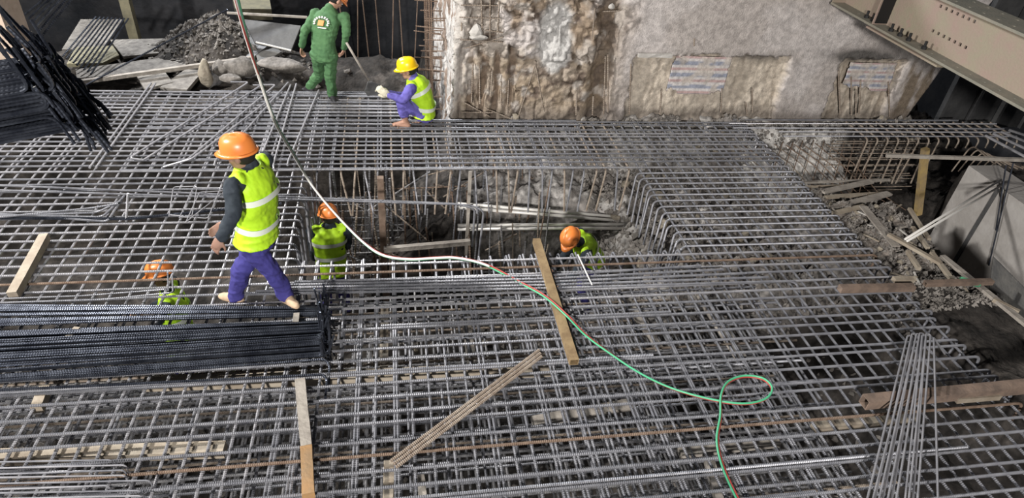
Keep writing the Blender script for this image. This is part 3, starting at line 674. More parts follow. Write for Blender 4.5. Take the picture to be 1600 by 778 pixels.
hollow((1350, 628, .08), (1720, 592, .1), .09, .09, 'rusty_brown', 'rusty hollow steel tube sticking in from the right over the grid', 'tube', 'square_tube')
plank((1493, 623, .05), (1560, 618, .05), .06, .05, 'timber', 'pale wooden block in front of the rusty tube')
plank((225, 600, -.1), (860, 577, -.1), .10, .07, 'timber', 'long pale timber under the bars from the thick bundle to the lower centre')
plank((-40, 716, -.1), (352, 702, -.1), .09, .08, 'timber', 'long tan timber under the bars above the corner stirrups')
plank((1272, 668, -.12), (1430, 650, -.12), .09, .06, 'timber', 'tan timber under the grid crossed by the hairpin bars')
plank((832, 660, -.2), (985, 632, -.2), .09, .05, 'timber_gr', 'greyish plank under the grid left of the hose loop')
plank((1060, 705, -.2), (1215, 688, -.2), .10, .05, 'timber_gr', 'greyish plank under the grid right of the hose')
plank((601, 480, -.22), (600, 575, -.22), .07, .04, 'timber', 'pale strip under the grid pointing at the camera right of the hooked bar ends'); plank((724, 470, -.22), (738, 570, -.22), .08, .04, 'timber_gr', 'grey strip under the grid at the centre left of the hollow tube')
plank((1092, 458, -.22), (1158, 560, -.22), .10, .04, 'timber_gr', 'grey plank under the grid behind the hose loop'); plank((980, 470, -.22), (1030, 545, -.22), .07, .04, 'timber_gr', 'narrow grey plank under the grid left of the wider one')
plank((608, 722, -.12), (606, 800, -.12), .07, .05, 'timber', 'pale post top at the bottom edge under the three muddy bars')
plank((655, 745, -.12), (662, 800, -.12), .07, .05, 'timber_gr', 'grey batten at the bottom edge right of the pale post'); plank((1108, 720, -.12), (1130, 800, -.12), .07, .05, 'timber_gr', 'grey batten at the bottom edge left of the hose')
plank((72, 606, -.04), (58, 640, -.04), .07, .07, 'timber', 'short timber end poking out in front of the thick bundle')
plank((122, 514, .03), (105, 532, .03), .05, .05, 'timber', 'pale spacer block between the two bundles at the left'); plank((464, 492, .03), (462, 508, .03), .05, .05, 'timber_gr', 'pale spacer block between the two bundles at their right end'); plank((322, 511, .03), (318, 520, .03), .05, .05, 'timber', 'small spacer block between the bundles right of the buried vest')

# debris, boards and tubes at the right
dz = -.17
for (a, b, w_, h_, m, l_) in [
    ((1285, 300, -.25), (1362, 283, -.25), .10, .03, 'timber_gr', 'grey board topmost of the pile at the right edge of the grid'),
    ((1290, 308, -.25), (1385, 302, -.3), .08, .03, 'timber', 'tan board in the middle of the pile at the right edge of the grid'),
    ((1300, 325, -.25), (1390, 302, -.25), .11, .03, 'timber_gr', 'long grey board of the pile rising to the right'),
    ((1298, 334, -.2), (1350, 322, -.2), .07, .04, 'timber', 'lowest tan board of the pile at the right edge of the grid'),
    ((1255, 285, -.3), (1390, 281, -.3), .04, .03, 'timber_gr', 'thin grey lath behind the board pile'), ((1250, 292, -.3), (1350, 289, -.3), .03, .03, 'timber', 'thin tan lath behind the board pile'),
    ((1348, 322, dz), (1400, 385, dz), .12, .02, 'timber_gr', 'wide grey plank lying down the debris slope'),
    ((1388, 366, dz+.05), (1470, 412, dz+.05), .06, .04, 'timber', 'pale batten crossing the debris slope below the white tubes'),
    ((1421, 326, dz), (1452, 374, dz), .05, .04, 'timber', 'pale batten at the rim of the dark hole, nearest the yellow post'),
    ((1426, 355, dz), (1450, 388, dz), .05, .04, 'timber', 'second pale batten at the rim of the dark hole'),
    ((1418, 393, dz), (1436, 420, dz), .05, .05, 'timber', 'short pale batten end in the middle of the debris'),
    ((1456, 395, dz+.04), (1487, 437, dz+.04), .06, .04, 'timber', 'broad pale batten ending at the brown channel'),
    ((1472, 400, dz), (1610, 512, dz), .08, .04, 'timber_gr', 'long pale plank along the lower right debris'),
    ((1552, 468, dz), (1592, 488, dz), .05, .05, 'timber', 'weathered stick beside the long pale plank'),
    ((1385, 243, .2), (1610, 250, .35), .05, .05, 'timber_gr', 'long pale pole lying level behind the yellow post')]:
    plank(a, b, w_*.85, h_*.85, m, l_, 'plank' if w_ > .09 else 'timber', 'plank' if w_ > .09 else 'timber')
hollow((1445, 443, dz+.08), (1550, 440, dz+.10), .06, .05, 'rusty_brown', 'brown steel channel across the debris at the far right', 'tube', 'steel_channel')
A = J(1446, 232, 7.45); B = J(1434, 335, 7.3); o = prop('yellow_post', A, B, .085, 'post_y', 'upright yellowish post at the corner of the dark hole', 'post')
for k in range(2):
    A = P(1414+k*3, 374+k*3, -.1); B = J(1564+k*12, 281-k*2+k*4, TX-.55 if False else 6.7)
    o = MB().tube([A, B], .014, 10).obj('white_tube', M['conduit'], smooth=True); tag(o, ['upper', 'lower'][k]+' of two white tubes leaning from the debris to the trench wall', 'tube')
A = P(1553, 400, -.1)
bd = MB(); a0 = P(1552, 402, -.15); a1 = P(1640, 490, -.15); bd.add([a0, a1, a1+Vector((.15, -.25, -.8)), a0+Vector((.15, -.25, -.8)), a0+Vector((.02, .03, 0)), a1+Vector((.02, .03, 0)), a1+Vector((.17, -.22, -.8)), a0+Vector((.17, -.22, -.8))], [(0, 1, 2, 3), (7, 6, 5, 4), (0, 4, 5, 1), (1, 5, 6, 2), (2, 6, 7, 3), (3, 7, 4, 0)])
tag(bd.obj('leaning_board', M['plank_dk']), 'dark board with a pale top edge leaning at the far right', 'board')
bt = MB(); c = P(1500, 437, -.1); bt.tube([c, c+Vector((.10, -.05, .0)), c+Vector((.13, -.065, 0)), c+Vector((.17, -.085, 0))], .035, 10); o = bt.obj('plastic_bottle', M['bottle'], smooth=True); tag(o, 'crushed green plastic bottle under the brown channel', 'bottle')
c = P(1395, 222, 0)
# dangling cables on the trench wall
for k, (a, b) in enumerate([((1583, 255), (1545, 415)), ((1572, 258), (1556, 360))]):
    A = J(*a, 6.9); A = yat(a[0], a[1], TX-.05); B = yat(b[0], b[1], TX-.05); o = MB().tube([(TX-.05, A[0], A[1]), (TX-.05, B[0], B[1])], .010, 6).obj('hanging_bar', M['dark']); tag(o, ['longer', 'shorter'][k]+' dark bar hanging against the trench wall', 'rebar')
for k in range(4):
    A = P(1540+k*12, 212-k*3, .02); B = P(1600+k*12, 244-k*7, .02); o = mk('thick_bar', ribbed_mesh([Vector((0, 0, 0)), (B-A)*1.3], .02), M['steel_lt'], None, A); tag(o, ['nearest', 'second', 'third', 'farthest'][k]+' of the thick pale bars at the right edge beyond the grid strip', 'rebar', 'thick bars beyond the grid strip')
# rocks on the berm and below
rocks = [rock_mesh(1, 100+k, (1, random.uniform(.6, .9), random.uniform(.4, .7)), 1) for k in range(8)]
for me in rocks: me.materials.append(M['rock'])
rocks_l = [me.copy() for me in rocks]
for me in rocks_l: me.materials.clear(); me.materials.append(M['rock_lt'])
def scatter(n, x0, x1, y0, y1, r0, r1, lt=.4):
    for k in range(n):
        X = random.uniform(x0, x1); Y = random.uniform(y0, y1); r = random.uniform(r0, r1)
        o = bpy.data.objects.new('rock', random.choice(rocks_l if random.random() < lt else rocks)); COL.objects.link(o); o.parent = floor
        o.location = (X, Y, tz(X, Y)+r*.15); o.scale = (r, r, r); o.rotation_euler = (random.random(), random.random(), random.random()*6)
scatter(90, 5.35, 6.3, 4.7, 6.6, .025, .07, .7); scatter(60, 2.9, 5.0, 5.1, 7.9, .05, .13, .4); scatter(30, -.9, 2.4, 5.4, 7.2, .04, .10, .3)
scatter(45, -3.6, -2.1, 10.5, 11.6, .04, .10, .0); scatter(80, .95, 8.0, 8.1, 8.24, .025, .075, .5); scatter(20, -2.2, .3, 9.3, 10.8, .05, .12, .2)
rb = MB(); 
for k in range(16000):
    zone = random.random()
    if zone < .35: X, Y, r = random.uniform(5.3, 6.4), random.uniform(4.3, 6.7), random.uniform(.007, .03)
    elif zone < .65: X, Y, r = random.uniform(2.6, 5.2), random.uniform(5, 8.1), random.uniform(.012, .05)
    elif zone < .8: X, Y, r = random.uniform(.9, 8.2), random.uniform(8.08, 8.26), random.uniform(.01, .035)
    elif zone < .9: X, Y, r = random.uniform(-4, 4.8), random.uniform(3, 6.5), random.uniform(.015, .05)
    else: X, Y, r = random.gauss(-2.75, .6), random.gauss(11, .45), random.uniform(.01, .045)
    rb.v.append((X, Y, r))
zz = terrain(np.array([[p_[0] for p_ in rb.v]]), np.array([[p_[1] for p_ in rb.v]]))[0]
oc = np.array([(1, 0, 0), (-1, 0, 0), (0, 1, 0), (0, -1, 0), (0, 0, 1), (0, 0, -1), ], float); of = np.array([(0, 2, 4), (2, 1, 4), (1, 3, 4), (3, 0, 4), (2, 0, 5), (1, 2, 5), (3, 1, 5), (0, 3, 5)])
n_ = len(rb.v); ctr = np.array([(p_[0], p_[1], z_) for p_, z_ in zip(rb.v, zz)]); rr = np.array([p_[2] for p_ in rb.v])
vv = ctr[:, None]+oc[None]*rr[:, None, None]*(1+rng.uniform(-.4, .4, (n_, 6, 3)))+rng.uniform(-.3, .3, (n_, 6, 3))*rr[:, None, None]
ff = (of[None]+np.arange(n_)[:, None, None]*6).reshape(-1, 3)
gv = mk('gravel', fastmesh(vv.reshape(-1, 3), ff, None, False), M['rock']); tag(gv, 'loose gravel and concrete crumbs over the muddy ground', 'gravel', kind='stuff')
# lath splinters on the berm: straw coloured debris
for k in range(34):
    X = random.uniform(5.4, 6.3); Y = random.uniform(4.6, 6.4); L = random.uniform(.06, .22); a_ = random.random()*6; z_ = tz(X, Y)+.03
    MB().beam((X, Y, z_), (X+L*math.cos(a_), Y+L*math.sin(a_), z_+jit(.02)), .02, .01).obj('wood_splinter', random.choice([M['timber'], M['conc_w'], M['timber_gr']]), floor)

# ---------------------------------------------------------------- upper left: boards, sheets, stones
def quad(pts, th, m, name, label, cat, z=None):
    up = Vector((0, 0, -th)); ps = [P(*p_) for p_ in pts]; o_ = ps[0].copy(); ps = [p_-o_ for p_ in ps]; n_ = len(ps)
    vs = ps+[p_+up for p_ in ps]; fs = [tuple(range(n_)), tuple(range(2*n_-1, n_-1, -1))]+[(k, n_+k, n_+(k+1) % n_, (k+1) % n_) for k in range(n_)]
    me = mesh(vs, fs); bm = bmesh.new(); bm.from_mesh(me); bmesh.ops.recalc_face_normals(bm, faces=bm.faces); bm.to_mesh(me); bm.free()
    return tag(mk(name, me, M[m], None, o_), label, cat)
ZB = -.08
pl = empty('slatted_panel', P(150, 50, ZB), 'panel of pale slats under leaning dark bars in the upper left background', 'panel')
for k in range(5):
    a = P(133+k*13, 31, ZB+.1); b = P(104+k*13, 78, ZB-.05); m_ = MB().beam(a, b, .125, .02); m_.obj('slat', M['board'], pl)
for k in range(9):
    a = P(150+k*6.3, 26+k*.4, ZB+.45); b = P(98+k*3.5+(k*2), 88+k*3.5, ZB+.12); o = mk('leaning_bar', ribbed_mesh([Vector((0, 0, 0)), (b-a)], .012, 5, pitch=.03), M['dark'], None, a); tag(o, ORD[k]+' from the left of the dark bars leaning over the slatted panel', 'rebar', 'bars leaning over the slatted panel')
for k in range(6):
    a = P(75+k*9, -6-k, 1.0); b = P(40+k*5, 22+k*7, .5); o = mk('slanting_bar', ribbed_mesh([Vector((0, 0, 0)), (b-a)], .014, 5, pitch=.03), M['dark'], None, a); tag(o, ORD[k]+' from the left of the dark bars slanting beside the tan column', 'rebar', 'slanting bars beside the column')
quad([(118, 74, ZB), (176, 71, ZB), (186, 86, ZB), (160, 98, ZB), (104, 100, ZB)], .05, 'ply', 'plywood_sheet', 'yellowish broken plywood sheet in front of the slatted panel', 'board')
quad([(172, 62, ZB), (255, 60, ZB), (276, 80, ZB), (192, 88, ZB)], .04, 'board', 'plank_sheet', 'grey board right of the yellowish plywood sheet', 'board')
quad([(120, 122, ZB+.02), (118, 108, ZB+.02), (235, 92, ZB), (330, 84, ZB), (352, 94, ZB), (250, 112, ZB)], .04, 'board', 'plank_sheet', 'long grey sheet in front of the yellowish plywood', 'board')
quad([(213, 117, ZB+.03), (252, 105, ZB+.03), (270, 128, ZB+.03), (226, 139, ZB+.03)], .04, 'board', 'plank_sheet', 'squarish grey board at the back edge of the grid', 'board')
quad([(250, 136, ZB+.02), (290, 108, ZB+.02), (318, 110, ZB+.02), (292, 140, ZB+.02)], .05, 'board', 'plank_sheet', 'grey board left of the pale stone', 'board')
quad([(352, 88, ZB+.05), (372, 48, ZB+.3), (458, 40, ZB+.3), (392, 92, ZB+.05)], .03, 'sheet', 'steel_plate', 'dark grey steel plate leaning behind the hose', 'plate')
quad([(398, 66, ZB+.25), (380, 30, ZB+.5), (470, 40, ZB+.5), (455, 78, ZB+.2)], .03, 'sheet', 'steel_plate', 'dark steel plate left of the green-suited worker', 'plate')
plank((400, 66, ZB+.27), (455, 79, ZB+.22), .02, .02, 'conduit', 'thin pale rod along the lower edge of the dark plate', 'rod', 'rod')
plank((355, 20, ZB+.6), (480, 27, ZB+.6), .03, .03, 'timber_gr', 'thin pale lath across the top behind the hose', 'timber')
quad([(398, 80, ZB+.1), (425, 72, ZB+.1), (440, 80, ZB+.1), (406, 104, ZB)], .04, 'plank_dk', 'plank_sheet', 'narrow dark board right of the hose', 'board')
plank((125, 128, ZB+.12), (398, 90, ZB+.12), .06, .05, 'timber_gr', 'long thin timber lying across the grey boards at the back', 'timber')
o = mk('thin_pole', ribbed_mesh([Vector((0, 0, 0)), P(355, 15, .5)-P(132, 134, .03)], .013, 5, pitch=.03), M['dark'], None, P(132, 134, .03)); tag(o, 'long thin dark bar rising from the grid over the boards', 'rebar')
quad([(362, -8, .0), (420, -8, .0), (424, 14, .0), (368, 14, .0)], .2, 'ply', 'timber_block', 'greenish block at the top edge behind the hose', 'block')
for (u_, v_, r, sq, l_, lt) in [(319, 120, .19, (.55, .7, 1.15), 'upright pale yellow stone at the back edge of the grid', 1), (375, 112, .26, (1.1, .8, .75), 'big rounded brown boulder behind the grid', 0), (345, 112, .15, (1, .8, .9), 'dark stone between pale stone and boulder', 0), (358, 130, .13, (1.2, .7, .6), 'low flat stone in front of the boulder', 0), (440, 108, .26, (1.5, .8, .45), 'wide low boulder left of the green-suited worker', 0)]:
    pp = P(u_, v_, 0); o = mk('boulder', rock_mesh(r, int(u_), sq, 3), M['rock_lt' if lt else 'rock'], None, Vector((pp.x, pp.y+.1, .02))); tag(o, l_, 'stone'); o.data.polygons.foreach_set('use_smooth', [True]*len(o.data.polygons))
# scaffold in the dark background
sc = empty('scaffold', (J(195, 60, 12.6).x, 12.6, -1.9), 'dim scaffold post and rails in the dark upper left background', 'scaffold')
a = J(193, -10, 12.6); b = J(198, 60, 12.6); MB().beam((a.x, 12.6, 2.6), (a.x, 12.6, -1.9), .16, .16, up=(0, 1, 0)).obj('post', M['ply'], sc)
for z_, L in ((.9, 1.2), (.45, .8), (1.3, 1.5)): MB().beam((a.x-.9, 12.55, z_), (a.x+L*.5, 12.55, z_), .03, .03).obj('rail', M['sheet'], sc)
for k in range(4): MB().beam((a.x-.7+k*.2, 12.5, .3), (a.x-.4+k*.2, 12.5, .7), .03, .03).obj('brace', M['sheet'], sc)
for k in range(7):
    X = -.9+k*.22; o = mk('upright_bar', ribbed_mesh([Vector((0, 0, 0)), Vector((jit(.1), 0, random.uniform(1.2, 2.2)))], .012, 5, pitch=.03), M['rust'], None, Vector((X, 12.8, -1.0))); tag(o, ORD[k]+' from the left of the dim upright bars behind the green-suited worker', 'rebar', 'dim upright bars in the back')

# ---------------------------------------------------------------- hose
hp_ = [(367, -12, 2.75), (382, 45, 2.4), (402, 110, 1.9), (430, 190, 1.3), (458, 240, .9), (490, 292, .55), (530, 340, .26), (570, 380, .07), (600, 399, .04), (640, 405, .035), (680, 403, .035), (715, 403, .035), (760, 414, .035), (810, 440, .035), (850, 462, .10), (885, 492, .12), (915, 523, .05), (955, 553, .035), (1000, 583, .035), (1050, 607, .035), (1110, 624, .035), (1160, 631, .05), (1195, 624, .06), (1206, 607, .07), (1192, 592, .06), (1163, 588, .05), (1138, 597, .05), (1127, 618, .06), (1126, 650, .04), (1121, 690, .035), (1132, 735, .035), (1158, 790, .035)]
hc = smooth_path([P(*p_) for p_ in hp_], .02); he = empty('twin_hose', P(640, 405, 0), 'green and red twin welding hose snaking over the grid and looping at the right', 'hose'); hl = Vector(he.location)
hc, HT, HN = frames(hc)
for nm, s_, r_, m_, l_ in (('green_hose', 1, .0085, 'hose_g', None), ('red_hose', -1, .0075, 'hose_r', None)):
    pp = []
    for i_, (p_, t, n_) in enumerate(zip(hc, HT, HN)):
        side = t.cross(Vector((0, 0, 1))).normalized(); u_ = side.cross(t); a_ = 1.2*math.sin(i_*.021)+.3
        pp.append(p_-hl+(side*math.cos(a_)+u_*math.sin(a_)*.8)*(s_*.0085))
    o = mk(nm, mesh(*sweep(pp, r_, 8), smooth=True), M[m_], he)
    o['label'] = nm.replace('_', ' ')
# upper run: added white strand paints the strong light on the hose
pp = [p_-hl+Vector((-.003, -.014, .010)) for p_ in hc[:int(len(hc)*.52)]]
mk('hose_glare', mesh(*sweep(pp, .011, 8), smooth=True), M['hose_w'], he)['label'] = 'painted highlight along the hanging upper run'

# ---------------------------------------------------------------- people
def cap(mb, p, q, r1, r2, n=14):
    p = Vector(p); q = Vector(q); d = q-p; L = d.length
    if L < 1e-5: d = Vector((0, 0, 1)); q = p+d*1e-3
    d.normalize(); pts = []; rad = []
    for k in range(4): a = (k+.15)/4*math.pi/2; pts.append(p-d*r1*math.cos(a)); rad.append(r1*math.sin(a))
    pts.append(p); rad.append(r1); pts.append(q); rad.append(r2)
    for k in range(3, -1, -1): a = (k+.15)/4*math.pi/2; pts.append(q+d*r2*math.cos(a)); rad.append(r2*math.sin(a))
    mb.add(*sweep(pts, 0, n, radii=rad))
def ell(mb, c, A, B, C, n=14, m=9):
    c = Vector(c); vs = []; fs = []
    for i_ in range(m+1):
        th = math.pi*(i_+.02)/(m+.04)
        for k in range(n):
            ph = 2*math.pi*k/n; vs.append(c+C*math.cos(th)+(A*math.cos(ph)+B*math.sin(ph))*math.sin(th))
        if i_:
            q_ = (i_-1)*n
            for k in range(n): fs.append((q_+k, q_+n+k, q_+n+(k+1) % n, q_+(k+1) % n))
    fs += [tuple(range(n)), tuple(m*n+k for k in range(n-1, -1, -1))]
    mb.add(vs, fs)
def loft(mb, secs, n=20):
    """secs: (centre, side vector*halfwidth, front vector*halfdepth)"""
    vs = []; fs = []
    for i_, (c, a, b) in enumerate(secs):
        for k in range(n):
            t = 2*math.pi*k/n; ct, st = math.cos(t), math.sin(t); e = .85
            vs.append(Vector(c)+a*(abs(ct)**e*(1 if ct >= 0 else -1))+b*(abs(st)**e*(1 if st >= 0 else -1)))
        if i_:
            q_ = (i_-1)*n
            for k in range(n): fs.append((q_+k, q_+(k+1) % n, q_+n+(k+1) % n, q_+n+k))
    fs += [tuple(range(n-1, -1, -1)), tuple((len(secs)-1)*n+k for k in range(n))]
    mb.add(vs, fs)
def blob(mb, name, m, parent, voxel=.008, smooth=3, fold=0, seed=0, fs=9):
    l = wloc(parent); me = mesh([(v[0]-l.x, v[1]-l.y, v[2]-l.z) for v in mb.v], mb.f); bm = bmesh.new(); bm.from_mesh(me); bmesh.ops.recalc_face_normals(bm, faces=bm.faces); bm.to_mesh(me); bm.free()
    o = bpy.data.objects.new('tmp', me); COL.objects.link(o)
    r = o.modifiers.new('r', 'REMESH'); r.mode = 'VOXEL'; r.voxel_size = voxel; r.use_smooth_shade = True
    sm = o.modifiers.new('s', 'SMOOTH'); sm.factor = .5; sm.iterations = smooth
    dg_ = bpy.context.evaluated_depsgraph_get(); me2 = bpy.data.meshes.new_from_object(o.evaluated_get(dg_)); bpy.data.objects.remove(o)
    if fold:
        n_ = len(me2.vertices); co = np.empty(n_*3, np.float32); me2.vertices.foreach_get('co', co); co = co.reshape(-1, 3); nn = np.empty(n_*3, np.float32); me2.vertices.foreach_get('normal', nn); nn = nn.reshape(-1, 3)
        f = fbm(co[:, 0]*1.0+co[:, 1]*.8, co[:, 2]*1.0+co[:, 0]*.6, fs, 3, seed)-.5; f2 = np.abs(fbm(co[:, 0]-co[:, 1], co[:, 2]*1.7, fs*.8, 2, seed+3)-.5)
        co = co+nn*((f*1.3-f2*1.2+.15)*fold)[:, None]; me2.vertices.foreach_set('co', co.ravel().astype(np.float32)); me2.update()
    me2.polygons.foreach_set('use_smooth', [True]*len(me2.polygons)); me2.materials.clear(); me2.materials.append(M[m])
    return mk(name, me2, None, parent)
def hand(mb, w_, d, pn, side, curl=.6, k=1.0, fat=0):
    """w_: wrist, d: direction, pn: palm normal, side: thumb side"""
    d = d.normalized(); pn = (pn-d*pn.dot(d)).normalized(); s_ = d.cross(pn)*side
    ell(mb, w_+d*.045*k, d*.055*k, s_*(.042*k+fat), pn*(.016*k+fat))
    for i_, L in enumerate((.040, .045, .042, .034)):
        b = w_+d*.085*k+s_*(.030-.020*i_)*k; a = curl*(.8+.1*i_); d1 = d*math.cos(a)+pn*math.sin(a); d2 = d*math.cos(a*2.1)+pn*math.sin(a*2.1); d3 = d*math.cos(a*2.9)+pn*math.sin(a*2.9)
        q1 = b+d1*L*k; q2 = q1+d2*L*.65*k; r_ = .0088*k+fat
        cap(mb, b-d*.01, q1, r_, r_, 8); cap(mb, q1, q2, r_, r_*.9, 8); cap(mb, q2, q2+d3*L*.45*k, r_*.9, r_*.75, 8)
    b = w_+d*.03*k+s_*.033*k; q1 = b+(s_*.7+d*.7+pn*.25).normalized()*.04*k; q2 = q1+(s_*.2+d*.9+pn*.5).normalized()*.03*k
    cap(mb, b, q1, .011*k+fat, .010*k+fat, 8); cap(mb, q1, q2, .010*k+fat, .008*k+fat, 8)
def person(label, jt, cfg):
    """jt: joints in world space"""
    g = lambda k: Vector(jt[k])
    pel, wst, chs, nck, hd = g('pel'), g('wst'), g('chs'), g('nck'), g('hd'); side = (g('ls')-g('rs')).normalized(); fr = cfg['fwd'].normalized()
    e = empty('person', cfg.get('base', (pel.x, pel.y, 0)), label, 'person'); k = cfg.get('k', 1.0)
    spine = [pel, wst, chs, nck]; 
    def torso(mb, f=1.0, add=0, bottom=0, top=1, skirt=0):
        dn = (pel-wst).normalized(); tp = (nck-chs).normalized()
        def sec(c, hw, hdp, axis):
            fv = side.cross(axis); fv = fv if fv.dot(fr) > 0 else -fv
            return (c, side*(hw*k+add), fv.normalized()*(hdp*k+add))
        hs = (g('lh')-g('rh')).normalized(); 
        S_ = []
        if bottom: S_.append((pel+dn*bottom, side*(.165*k+add+skirt), sec(pel, .1, .115, dn)[2]*(1+skirt*3)))
        S_ += [sec(pel, .160, .112, -dn), sec(pel.lerp(wst, .5), .150, .105, -dn), sec(wst, .142, .098, -dn), sec(wst.lerp(chs, .5), .155, .108, tp), sec(chs, .168, .115, tp)]
        S_ += [sec(chs.lerp(nck, .45), .168, .105, tp), sec(chs.lerp(nck, .75), .125, .080, tp), sec(nck-tp*.0, .065, .055, tp)]
        loft(mb, S_)
    hu = (hd-nck).normalized(); hf = cfg.get('face', fr); hf = (hf-hu*hf.dot(hu)).normalized()
    if 'hup' in cfg: hu = cfg['hup'].normalized(); hf = (hf-hu*hf.dot(hu)).normalized()
    hs = hu.cross(hf)
    # body: one continuous surface
    b = MB(); torso(b)
    for s_ in 'lr':
        sh, el, wr = g(s_+'s'), g(s_+'e'), g(s_+'w'); cap(b, chs.lerp(sh, .5), sh, .06*k, .052*k); cap(b, sh, el, .048*k, .038*k); cap(b, el, wr, .038*k, .026*k)
        hp2, kn, an = g(s_+'h'), g(s_+'k'), g(s_+'a'); cap(b, hp2, kn, .080*k, .055*k); cap(b, kn, an, .053*k, .036*k)
        calf = kn.lerp(an, .3); ell(b, calf, Vector((.055, 0, 0)), Vector((0, .055, 0)), (an-kn).normalized()*.09)
        toe = g(s_+'t'); fd = (toe-an); fd.z = 0; fd = fd.normalized() if fd.length > .01 else fr; toe2 = g(s_+'t'); heel = an-fd*.03+Vector((0, 0, -.05)) if 'heel' not in cfg else an+Vector((0, 0, -.05))
        cap(b, an, heel, .036*k, .034*k); cap(b, heel, toe2, .036*k, .026*k); cap(b, an, toe2, .034*k, .022*k)
        if cfg.get('bare'):
            sd_ = fd.cross(Vector((0, 0, 1)))
            for i_ in range(5): cap(b, toe2+sd_*(.03-.015*i_), toe2+sd_*(.032-.016*i_)+fd*(.035-.004*i_)+Vector((0, 0, -.006)), .010, .008, 8)
        hdv = cfg.get(s_+'hd', (wr-el).normalized()); pn = cfg.get(s_+'pn', -side if s_ == 'l' else side)
        hand(b, wr, hdv, pn, 1 if s_ == 'l' else -1, cfg.get('curl', .5), 1.0)
    cap(b, nck-hu*.04, hd-hu*.05, .056*k, .052*k)
    ell(b, hd+hu*.03-hf*.008, hf*.098, hs*.078, hu*.102); ell(b, hd-hu*.045+hf*.022, hf*.066, hs*.056, hu*.068)
    cap(b, hd+hu*.012+hf*.088, hd-hu*.022+hf*.106, .009, .014, 8)                       # nose
    ell(b, hd-hu*.083+hf*.062, hf*.022, hs*.024, hu*.02)                               # chin
    ell(b, hd+hu*.028+hf*.082, hf*.016, hs*.05, hu*.012)                               # brow
    for s_ in (-1, 1):
        ell(b, hd+hs*(s_*.080)-hf*.005, hf*.022, hs*.012, hu*.032); ell(b, hd-hu*.02+hf*.055+hs*(s_*.04), hf*.025, hs*.02, hu*.022)
    ell(b, hd-hu*.052+hf*.082, hf*.012, hs*.026, hu*.008)
    body = blob(b, 'body', cfg.get('skin', 'skin'), e, .0075, 2)
    for s_ in (-1, 1):
        m_ = MB(); ell(m_, hd+hu*.008+hf*.083+hs*(s_*.030), hf*.011, hs*.014, hu*.008, 10, 6); m_.obj('eye', M['white'], e, True)
        m_ = MB(); ell(m_, hd+hu*.008+hf*.092+hs*(s_*.030), hf*.004, hs*.006, hu*.006, 8, 5); m_.obj('pupil', M['black'], e, True)
    m_ = MB(); ell(m_, hd-hu*.053+hf*.093, hf*.006, hs*.022, hu*.004, 10, 5); m_.obj('mouth', M['rust'], e, True)
    m_ = MB(); ell(m_, hd+hu*.035-hf*.022, hf*.096, hs*.085, hu*.105); blob(m_, 'hair', 'hair', e, .01, 1)
    # clothes
    t = MB(); 
    secs = MB(); dn = (pel-wst).normalized(); fv = side.cross(-dn); fv = fv if fv.dot(fr) > 0 else -fv
    loft(t, [(pel-dn*.10, side*.158*k, fv*.118*k), (pel, side*.175*k, fv*.130*k), (pel+dn*.07, side*.16*k, fv*.12*k)])
    for s_ in 'lr':
        hp2, kn, an = g(s_+'h'), g(s_+'k'), g(s_+'a'); q_ = kn.lerp(an, cfg.get('cuff', .93)); cap(t, hp2, kn, .098*k, .078*k); cap(t, kn, q_, .078*k, .068*k); cap(t, pel, hp2, .11*k, .098*k)
    blob(t, 'trousers', cfg['trousers'], e, .009, 3, .028, 5, 11)
    j = MB(); torso(j, add=.014, bottom=cfg.get('hem', .04), skirt=cfg.get('skirt', 0))
    for s_ in 'lr':
        sh, el, wr = g(s_+'s'), g(s_+'e'), g(s_+'w'); cap(j, chs.lerp(sh, .5), sh, .07*k, .066*k); cap(j, sh, el, .066*k, .056*k); cap(j, el, el.lerp(wr, .93), .056*k, .045*k)
    cap(j, nck-hu*.03, nck+hu*.02, .068, .064)
    blob(j, 'jacket', cfg['jacket'], e, .009, 3, .022, 9, 12)
    if cfg.get('vest'):
        vt_ = MB(); torso(vt_, add=.03, bottom=cfg.get('vhem', .06), skirt=.01)
        for s_ in 'lr': cap(vt_, chs.lerp(g(s_+'s'), .3), chs.lerp(g(s_+'s'), .75)+(nck-chs)*.22, .075, .07)
        vo = blob(vt_, 'vest', 'vest', e, .009, 3, .020, 13, 9)
        tp = (nck-chs).normalized()
        for (c, ax_, hw, hdp) in ((wst.lerp(chs, .95), tp, .168, .115), (wst.lerp(pel, .15), -dn, .146, .102)):
            fv2 = side.cross(ax_); fv2 = (fv2 if fv2.dot(fr) > 0 else -fv2).normalized(); sb = MB(); loft(sb, [(c-ax_*.026, side*(hw+.043), fv2*(hdp+.043)), (c+ax_*.026, side*(hw+.043), fv2*(hdp+.043))], 28)
            sb.f = [f_ for f_ in sb.f if len(f_) == 4]; so = sb.obj('reflective_band', M['stripe'], vo, True)
            so.location = (0, 0, 0)
    if cfg.get('helmet'):
        hm = MB(); c = hd+hu*.045; n_ = 24; vs = []; fs_ = []
        prof = [(1.0, 0), (.985, .25), (.93, .5), (.82, .72), (.62, .88), (.36, .97), (.04, 1.0)]
        for i_, (rr_, zz_) in enumerate(prof):
            for q_ in range(n_):
                a = 2*math.pi*q_/n_; vs.append(c+hf*(math.cos(a)*.132*rr_)+hs*(math.sin(a)*.108*rr_)+hu*(.128*zz_+(.008 if abs(math.sin(a)) < .3 and zz_ > .3 else 0)))
            if i_:
                z0 = (i_-1)*n_
                for q_ in range(n_): fs_.append((z0+q_, z0+(q_+1) % n_, z0+n_+(q_+1) % n_, z0+n_+q_))
        fs_.append(tuple((len(prof)-1)*n_+q_ for q_ in range(n_))); hm.add(vs, fs_)
        ho = hm.obj('helmet', M[cfg['helmet']], e, True)
        br = MB(); vs = []
